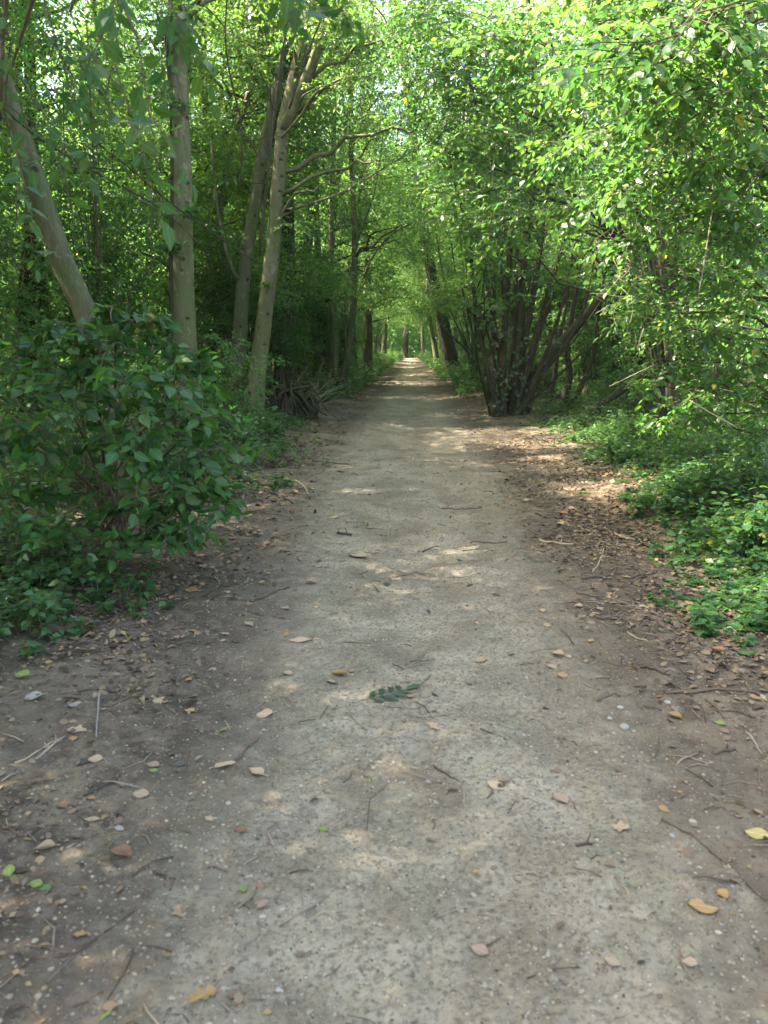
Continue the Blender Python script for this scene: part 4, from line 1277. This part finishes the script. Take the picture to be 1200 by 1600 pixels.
def scatter_in(n, x0, x1, y0, y1, dens, bias=1.3):
    x = rng.uniform(x0, x1, n * 4); y = y0 + (y1 - y0) * rng.random(n * 4) ** bias
    k = rng.random(n * 4) < dens(x, y)
    return x[k][:n], y[k][:n]


def edge_right(y):
    return 1.72 + .5 * np.clip((y - 5.5) / 3, 0, 1) + .4 * vnoise(y * .9, y * 0, 71) + .15 * vnoise(y * 2.5, y * 0, 72)


mb = MB()
x, y = scatter_in(9500, 1.2, 7.5, 3.9, 17, lambda x, y: np.clip((x - edge_right(y) + .25) / 1.0, 0, 1) ** 1.5 * np.clip(.7 + 1.4 * vnoise(x * .8, y * .8, 73), .05, 1) * np.clip(1.5 - (y - 7) * .16, .25, 1) * (x < 1.0 + y * .5))
hh = np.clip((x - edge_right(y)) / .9, .15, 1) * rng.uniform(.10, .34, len(x)) * np.clip(1 + 2.2 * vnoise(x * 1.3, y * 1.3, 79), .35, 1.9)
stalk_plants(mb, x, y, hh, .06, 4)
tag(mb.build('ground_cover', [M['cover'], M['twig']]), 'dense low ivy and nettle cover on the right of the path', 'ground cover', kind='stuff')

mb = MB()
x, y = scatter_in(5200, -9, -1.3, 3.2, 22, lambda x, y: np.clip((-x - 1.6 - .5 * vnoise(y * .9, y * 0, 75)) / .8, 0, 1) ** 1.4 * np.clip(.45 + 1.6 * vnoise(x * .8, y * .8, 76), .05, 1) * (x > -.8 - y * .62))
hh = np.clip((-x - 1.6) / .9, .2, 1) * rng.uniform(.10, .34, len(x))
stalk_plants(mb, x, y, hh, .06, 4)
x, y = scatter_in(6000, -16, 14, 15, 55, lambda x, y: (np.abs(x) > half_w(y) + .15 + .5 * np.clip((30 - y) / 15, 0, 1) + .4 * vnoise(y * .5, y * 0, 77)) * np.clip(.5 + 1.5 * vnoise(x * .5, y * .5, 78), .05, 1), 1.2)
stalk_plants(mb, x, y, rng.uniform(.2, .6, len(x)), .11, 4)
tag(mb.build('undergrowth', [M['cover'], M['twig']]), 'low green undergrowth covering the forest floor', 'undergrowth', kind='stuff')

mb = MB()
x, y = scatter_in(3000, -3.6, 3.6, 20, 60, lambda x, y: (np.abs(x) > half_w(y) + .25 * vnoise(y * .7, np.sign(x) * 9, 80)) * 1.0, 1.0)
stalk_plants(mb, x, y, rng.uniform(.2, .75, len(x)), .13, 4)
tag(mb.build('verge_plants', [M['cover'], M['twig']]), 'green weeds crowding both edges of the path far ahead', 'weeds', kind='stuff')

# single low plants that stand out
LOW = [
    ((30, 985), .34, 26, .065, 'cover', 'low_plant', 'low leafy plant at the left border in front of the glossy shrub'),
    ((105, 935), .36, 26, .07, 'cover', 'low_plant', 'broad low plant under the glossy shrub, at its left front'),
    ((180, 950), .22, 10, .055, 'cover', 'low_plant', 'small sparse plant at the tip of the left green patch on the dirt'),
    ((95, 868), .30, 4, .08, 'hazel', 'seedling', 'pale green seedling with few leaves under the left shrub'),
    ((385, 720), .75, 54, .08, 'cover', 'low_plant', 'bushy low plant at the path edge right of the glossy shrub'),
    ((350, 680), 1.05, 60, .09, 'shade', 'low_plant', 'taller leafy plant between the glossy shrub and the twin pair of trunks'),
    ((408, 690), .55, 40, .08, 'cover', 'low_plant', 'low green plant right in front of the forked trunk'),
    ((1120, 800), .62, 60, .075, 'cover', 'low_plant', 'dense sunlit mound of small leaves at the right border of the path'),
    ((1060, 800), .50, 44, .07, 'cover', 'low_plant', 'rounded green mound at the front of the right ground cover'),
    ((1175, 860), .55, 56, .075, 'cover', 'low_plant', 'dark green mound of ivy leaves at the right border'),
    ((1090, 690), .85, 26, .08, 'hazel', 'low_plant', 'tall bright yellow green plant rising from the right ground cover'),
    ((1010, 700), .55, 26, .075, 'cover', 'low_plant', 'leafy sunlit plant in the middle of the right ground cover'),
    ((1180, 700), .80, 30, .08, 'hazel', 'low_plant', 'bright sunlit plant at the right border above the ivy mound'),
    ((1150, 985), .18, 8, .06, 'cover', 'low_plant', 'small ivy sprig creeping on the dirt at the right border'),
    ((1095, 975), .14, 5, .06, 'cover', 'seedling', 'tiny round leaved seedling on bare dirt at the right'),
    ((330, 655), 1.0, 50, .09, 'shade', 'low_plant', 'leafy plant behind the right end of the glossy shrub'),
    ((440, 668), .35, 22, .07, 'cover', 'low_plant', 'low plant in front of the dark root mound'),
    ((470, 640), .4, 26, .08, 'cover', 'low_plant', 'green patch of plants right of the dark root mound'),
    ((500, 625), .35, 24, .08, 'cover', 'low_plant', 'low plants at the foot of the curved twin trunks'),
    ((420, 760), .22, 12, .06, 'cover', 'low_plant', 'small plant creeping onto the left path edge beside a dark twig'),
    ((860, 665), .25, 18, .07, 'cover', 'low_plant', 'low ivy patch at the foot of the big hazel clump'),
    ((960, 720), .35, 26, .07, 'cover', 'low_plant', 'leafy tuft at the front left corner of the right ground cover'),
    ((905, 690), .20, 14, .06, 'cover', 'low_plant', 'thin tuft of leaves at the right edge of the dirt beside the path'),
]
for (px, py), h, n, size, mk, nm, lab in LOW:
    p = ground_at(px, py)
    w = .12 + h * .55 if n > 6 else .03
    x = p[0] + rng.normal(0, w * .6, n); y = p[1] + rng.normal(0, w * .6, n)
    mb = MB()
    fall = np.clip(1 - np.hypot(x - p[0], y - p[1]) / (w * 1.8), .3, 1)
    stalk_plants(mb, x, y, h * fall * rng.uniform(.6, 1.05, n), size, 6, hi=True, spread=.3)
    r_ = thing(nm, lab, 'plant', p)
    mb.build('foliage', [M[mk], M['twig']], r_, p)

# ------------------------------------------------------------------ the wood behind: prototypes and copies
def proto_slender(seed):
    b = np.zeros(3)
    P = smooth_path([(0, 0, -.1), (rng.normal(0, .12), rng.normal(0, .12), 2.5), (rng.normal(0, .25), rng.normal(0, .25), 5.5), (rng.normal(0, .4), rng.normal(0, .4), 9), (rng.normal(0, .5), rng.normal(0, .5), 11.5)], 26)
    cl_ = auto_clumps(P, 2.4, 11.6, 34, 2.4, (.65, 1.1))
    root = thing('slender_tree', 'x', 'tree', (0, 0, 0))
    mb = MB(); mb.tube(P, rad_at(.13, .03, 26, .3), 10, rough=.05)
    for c, r in cl_:
        cand = P[P[:, 2] < c[2] - .2]
        if len(cand):
            a = cand[int(np.argmin(np.linalg.norm(cand - c, axis=1)))]
            limb(mb, a, c, .03, 5)
    mb.build('trunk', M['dark'] if seed % 2 else M['bark'], root)
    mb = MB()
    for c, r in cl_:
        add_clump(mb, c, r, int(78 * r * r) + 5, .10, k=10, twigs=False)
    mb.build('crown', [M['leaf'], M['twig']], root)
    return root


def proto_arch(seed):
    P = smooth_path([(0, 0, -.1), (.1, rng.normal(0, .12), 2.5), (.45, rng.normal(0, .25), 5.5), (1.1, rng.normal(0, .4), 9), (1.6, rng.normal(0, .5), 11.5)], 26)
    cl_ = auto_clumps(P, 3.0, 11.6, 24, 2.4, (.65, 1.1))
    for i in range(26):
        z = rng.uniform(2.7, 8.5)
        cl_.append((np.array((rng.uniform(1.0, 3.2), rng.normal(0, 1.1), z)), rng.uniform(.6, 1.0)))
    root = thing('slender_tree', 'x', 'tree', (0, 0, 0))
    mb = MB(); mb.tube(P, rad_at(.14, .03, 26, .3), 10, rough=.05)
    for c, r in cl_:
        cand = P[P[:, 2] < c[2] - .2]
        if len(cand):
            a = cand[int(np.argmin(np.linalg.norm(cand - c, axis=1)))]
            limb(mb, a, c, .03, 5)
    mb.build('trunk', M['dark'], root)
    mb = MB()
    for c, r in cl_:
        add_clump(mb, c, r, int(78 * r * r) + 5, .10, k=10, twigs=False)
    mb.build('crown', [M['leaf'], M['twig']], root)
    return root


def proto_sapling(seed):
    root = thing('sapling', 'x', 'sapling', (0, 0, 0))
    ns = 4 + seed % 3
    cls = []
    for i in range(ns):
        a = rng.uniform(0, 6.28); sp = rng.uniform(.2, 1.1); h = rng.uniform(2.6, 4.6)
        P = smooth_path([(rng.normal(0, .05), rng.normal(0, .05), -.05), (math.cos(a) * sp * .3, math.sin(a) * sp * .3, h * .45), (math.cos(a) * sp, math.sin(a) * sp, h)], 12)
        mb = MB(); mb.tube(P, rad_at(.028, .008, 12, .2), 7)
        cc = [(P[k] + rng.normal(0, .35, 3), rng.uniform(.4, .7)) for k in rng.integers(3, 12, 6)]
        for c, r in cc:
            limb(mb, P[3], c, .010, 4)
        cls += cc
        mb.build('stem', M['twig'], root)
    mb = MB()
    for c, r in cls:
        add_clump(mb, c, r, int(105 * r * r) + 5, .082, k=10, twigs=False)
    mb.build('crown', [M['shade'], M['twig']], root)
    return root


def proto_bush(seed):
    root = thing('undergrowth_bush', 'x', 'shrub', (0, 0, 0))
    mb = MB(); cc = []
    for i in range(9):
        a = rng.uniform(0, 6.28); sp = rng.uniform(.2, .8); h = rng.uniform(.5, 1.5)
        P = smooth_path([(0, 0, -.05), (math.cos(a) * sp * .5, math.sin(a) * sp * .5, h * .6), (math.cos(a) * sp, math.sin(a) * sp, h)], 8)
        mb.tube(P, np.linspace(.012, .005, 8), 5)
        cc += [(P[5], .4), (P[7], .4)]
    mb.build('stem', M['twig'], root)
    mb = MB()
    for c, r in cc:
        add_clump(mb, c, r, 11, .07, k=9, twigs=False)
    mb.build('crown', [M['shade'], M['twig']], root)
    return root


PS = [proto_slender(i) for i in range(4)]
PA = [proto_arch(i) for i in range(3)]
PP = [proto_sapling(i) for i in range(4)]
PB = [proto_bush(i) for i in range(3)]
used = {id(p): False for p in PS + PA + PP + PB}


def place(protos, loc, scale, label, group, rz=None):
    fresh = [q for q in protos if not used[id(q)]]
    p = fresh[0] if fresh else protos[int(rng.integers(0, len(protos)))]
    rz = rng.uniform(0, 6.28) if rz is None else rz
    if not used[id(p)]:
        used[id(p)] = True
        p.location = [float(c) for c in loc]; p.rotation_euler = (0, 0, rz); p.scale = (scale,) * 3
        p['label'] = label; p['group'] = group
        return p
    return dup(p, loc, rz, scale, label, group, (rng.normal(0, .04), rng.normal(0, .04)))


def poisson(n, x0, x1, y0, y1, dmin, ok):
    pts = []
    for _ in range(n * 40):
        x = rng.uniform(x0, x1); y = rng.uniform(y0, y1)
        if not ok(x, y): continue
        dm = dmin * (1 + .02 * y)
        if all((x - a) ** 2 + (y - b) ** 2 > dm * dm for a, b in pts):
            pts.append((x, y))
            if len(pts) >= n: break
    return pts


def clear(x, y, big=1.1):
    u = 640 + x / y * F
    m = big * F / y
    if y < 10.8 and 130 - m < u < 570: return False
    if y < 15.6 and 330 - m < u < 470 + m: return False
    if y < 21.5 and 480 - .5 * m < u < 600: return False
    return True


def zone(x, y):
    side = 'left' if x < 0 else 'right'
    return side, ('near' if y < 18 else 'far')


# trees of the wood
for (x, y) in poisson(66, -26, -3.6, 7, 58, 2.4, lambda x, y: clear(x, y, 1.9) and x > -.58 * y - 3.5 and x < -3.4 - .02 * y) + poisson(54, 4.2, 24, 10, 58, 2.6, lambda x, y: x < .50 * y + 2.0 and x > 3.6 + .02 * y):
    s_, d_ = zone(x, y)
    place(PS, (x, y, gz(x, y)), rng.uniform(.85, 1.25) * (.78 if y < 18 and x < 0 else 1), 'slender leafy tree among many %s in the wood %s of the path' % ('near the front' if d_ == 'near' else 'deep', s_),
          'slender trees %s in the wood, %s side' % ('close' if d_ == 'near' else 'deep', s_))
# trees arching over the path
for (x, y, sc) in ((-4.4, 17.6, .95), (3.6, 20, 1.0), (-2.7, 25, 1.0), (3.9, 24, .95), (4.0, 29, 1.0), (-2.6, 30, 1.0), (-2.6, 36, 1.0), (3.6, 38, 1.0), (-2.4, 43, .95), (2.5, 43, .95), (2.4, 49, .9), (-2.3, 50, .9), (2.2, 57, .85), (-2.2, 58, .85)):
    place(PA, (x, y, gz(x, y)), sc, 'slender tree arching over the %s edge of the path, one of a row' % ('left' if x < 0 else 'right'), 'slender trees in a row along the %s path edge' % ('left' if x < 0 else 'right'), (0 if x < 0 else math.pi) + rng.normal(0, .3))
for (x, y, sc) in ((-5.2, 16.4, .85), (-4.9, 20.5, .9), (-4.7, 24, .95), (-4.8, 28, 1.0), (-4.6, 33, 1.0), (-4.5, 38, 1.0), (-4.4, 46, 1.0), (-7.4, 15, 1.0), (-7.0, 19, 1.0)):  # extra row added to keep sun stripes off the far path
    place(PS, (x, y, gz(x, y)), sc, 'slender leafy tree added for shade in the second row behind the left path edge', 'slender trees added for shade in the second row, left side')
# saplings and bushes
for (x, y) in poisson(64, -18, -2.6, 7.0, 42, 1.55, lambda x, y: clear(x, y) and x > -.58 * y - 1 and x < -2.9 and not (y < 16 and x > -3.4)) + poisson(56, 2.8, 16, 8.5, 42, 1.65, lambda x, y: x < .5 * y + .8 and not (y < 17 and x < 3.8) and not (x < 7 and 9 < y < 15)):
    s_, d_ = zone(x, y)
    place(PP, (x, y, gz(x, y)), rng.uniform(.8, 1.3), 'thin leafy sapling %s in the understorey %s of the path' % ('near the front' if d_ == 'near' else 'far back', s_),
          'saplings %s in the understorey, %s side' % ('in front' if d_ == 'near' else 'far back', s_))
for (x, y) in poisson(30, -6.5, -2.5, 15.8, 46, 1.25, lambda x, y: clear(x, y, .6) and not (y < 26 and 430 < 640 + x / y * F < 620)) + poisson(24, 2.5, 6.5, 19, 46, 1.3, lambda x, y: True):
    s_ = 'left' if x < 0 else 'right'
    place(PP, (x, y, gz(x, y)), rng.uniform(.7, 1.15), 'leafy sapling crowding the %s path edge among the row of trunks' % s_, 'saplings crowding the %s path edge' % s_)
for (x, y) in poisson(34, -14, -2.2, 7, 34, 1.6, lambda x, y: x > -.56 * y - .5 and x < -2.5 - (1.0 if 12 < y < 24 else 0)) + poisson(26, 2.4, 14, 14, 40, 1.7, lambda x, y: x < .48 * y + .5 and x > 3.4):
    s_, d_ = zone(x, y)
    place(PB, (x, y, gz(x, y)), rng.uniform(.7, 1.2), 'low leafy bush %s on the forest floor %s of the path' % ('near the front' if d_ == 'near' else 'far back', s_),
          'low bushes %s, %s side' % ('in front' if d_ == 'near' else 'far back', s_))
# mostly unseen trees, added beside and behind the viewer to shade the path
for (x, y, sc) in ((-3.2, 3.1, .62), (-3.3, 1.7, .62), (-3.4, .3, .62), (-4.6, 4.7, .7), (-4.5, 2.4, .7), (-5.3, 6.0, .76), (-6.2, 7.6, .85), (-7.0, 9.1, .95), (-7.8, 10.7, 1.0), (-5.0, .9, .75), (-6.4, 4.6, .85), (-8.6, 12.2, 1.05), (-9.6, 14, 1.1), (-6.2, 2.8, .82), (-8.2, 7.4, 1.0), (-4.2, -1.2, .75), (-5.7, 3.6, .78), (-4.0, 3.7, .66), (-7.0, 1.6, .88), (-9.0, 9.6, 1.05)):
    place(PS, (x, y, gz(x, y)), sc, 'leafy tree added beside the viewer to shade the near path', 'trees added to shade the near path')

# far-off wood that closes the view
mb = MB()


def far_leaves(n, xf, yf, z1, size):
    x = xf(n); y = yf(n); z = gz(x, y) + z1 * rng.random(n) ** .9
    k = vnoise(x * .35, z * .5 + y * .3, 91) > -.22
    x, y, z = x[k], y[k], z[k]; n = len(x)
    ax = rng.normal(0, 1, (n, 3)); ax[:, 2] -= .4
    nn = np.array((0, 0, .5)) + rng.normal(0, .8, (n, 3))
    add_leaves(mb, np.stack((x, y, z), -1), ax, nn, size * rng.uniform(.6, 1.3, n))


far_leaves(70000, lambda n: rng.uniform(-48, 42, n), lambda n: rng.uniform(62, 92, n), 19, .46)
far_leaves(60000, lambda n: -rng.uniform(17, 34, n), lambda n: rng.uniform(14, 70, n), 15, .36)
far_leaves(60000, lambda n: rng.uniform(15, 32, n), lambda n: rng.uniform(14, 70, n), 15, .36)
far_leaves(60000, lambda n: rng.normal(0, 7, n), lambda n: rng.uniform(63, 95, n), 13, .42)
for i in range(90):
    side = i % 3
    x, y = ((rng.uniform(-40, 40), rng.uniform(62, 90)), (-rng.uniform(17, 30), rng.uniform(18, 60)), (rng.uniform(15, 30), rng.uniform(18, 60)))[side]
    z = gz(x, y); r = rng.uniform(.1, .25)
    mb.tube(smooth_path([(x, y, z - .1), (x + rng.normal(0, .3), y, z + 6), (x + rng.normal(0, .8), y, z + 14)], 8), np.linspace(r, r * .4, 8), 7, mi=1)
tag(mb.build('woodland', [M['far'], M['dark']]), 'distant woodland closing the view beyond the trees', 'woodland', kind='stuff')

# ------------------------------------------------------------------ air
hm, hnt = new_mat('forest_air')
vol = hnt.nodes.new('ShaderNodeVolumePrincipled')
vol.inputs['Color'].default_value = (.85, .95, .9, 1)
vol.inputs['Density'].default_value = .0004
vol.inputs['Anisotropy'].default_value = .2
ho_ = hnt.nodes.new('ShaderNodeOutputMaterial')
hnt.links.new(vol.outputs[0], ho_.inputs['Volume'])
mb = MB()
X0, X1, Y0, Y1, Z0, Z1 = -900, 900, -180, 450, -3, 26
Vb = np.array([(x, y, z) for z in (Z0, Z1) for y in (Y0, Y1) for x in (X0, X1)], float)
mb.add(Vb, [np.array([(0, 2, 3, 1), (4, 5, 7, 6), (0, 1, 5, 4), (2, 6, 7, 3), (0, 4, 6, 2), (1, 3, 7, 5)])], 0, False)
tag(mb.build('haze', hm), kind='stuff')

# ------------------------------------------------------------------ light
W = bpy.data.worlds.new('World'); S.world = W
W.use_nodes = True
nt = W.node_tree
bg = nt.nodes['Background']
sky = nt.nodes.new('ShaderNodeTexSky')
sky.sky_type = 'NISHITA'; sky.sun_disc = False; sky.dust_density = 2.5
sun_dir = Vector((-.60, .06, .77)).normalized()
sky.sun_elevation = math.asin(sun_dir.z)
sky.sun_rotation = math.atan2(sun_dir.x, sun_dir.y)
nt.links.new(sky.outputs[0], bg.inputs[0])
bg.inputs[1].default_value = .115
ld = bpy.data.lights.new('sun', 'SUN'); ld.energy = 4.0; ld.angle = R(.53); ld.color = (1, .965, .91)
lo = bpy.data.objects.new('sun', ld); COL.objects.link(lo)
lo.rotation_euler = sun_dir.to_track_quat('Z', 'Y').to_euler()
lo.location = (-20, 10, 30)

S.view_settings.view_transform = 'Standard'
S.view_settings.look = 'None'
S.view_settings.exposure = 3.4
S.view_settings.use_white_balance = True
S.view_settings.white_balance_temperature = 7700
S.view_settings.white_balance_tint = 10
S.view_settings.gamma = 1
S.render.engine = 'CYCLES'
cy = S.cycles
cy.max_bounces = 9; cy.diffuse_bounces = 8; cy.glossy_bounces = 2; cy.transmission_bounces = 6; cy.transparent_max_bounces = 4
cy.use_denoising = True
cy.volume_bounces = 1
cy.sample_clamp_indirect = 6
cy.caustics_reflective = False; cy.caustics_refractive = False
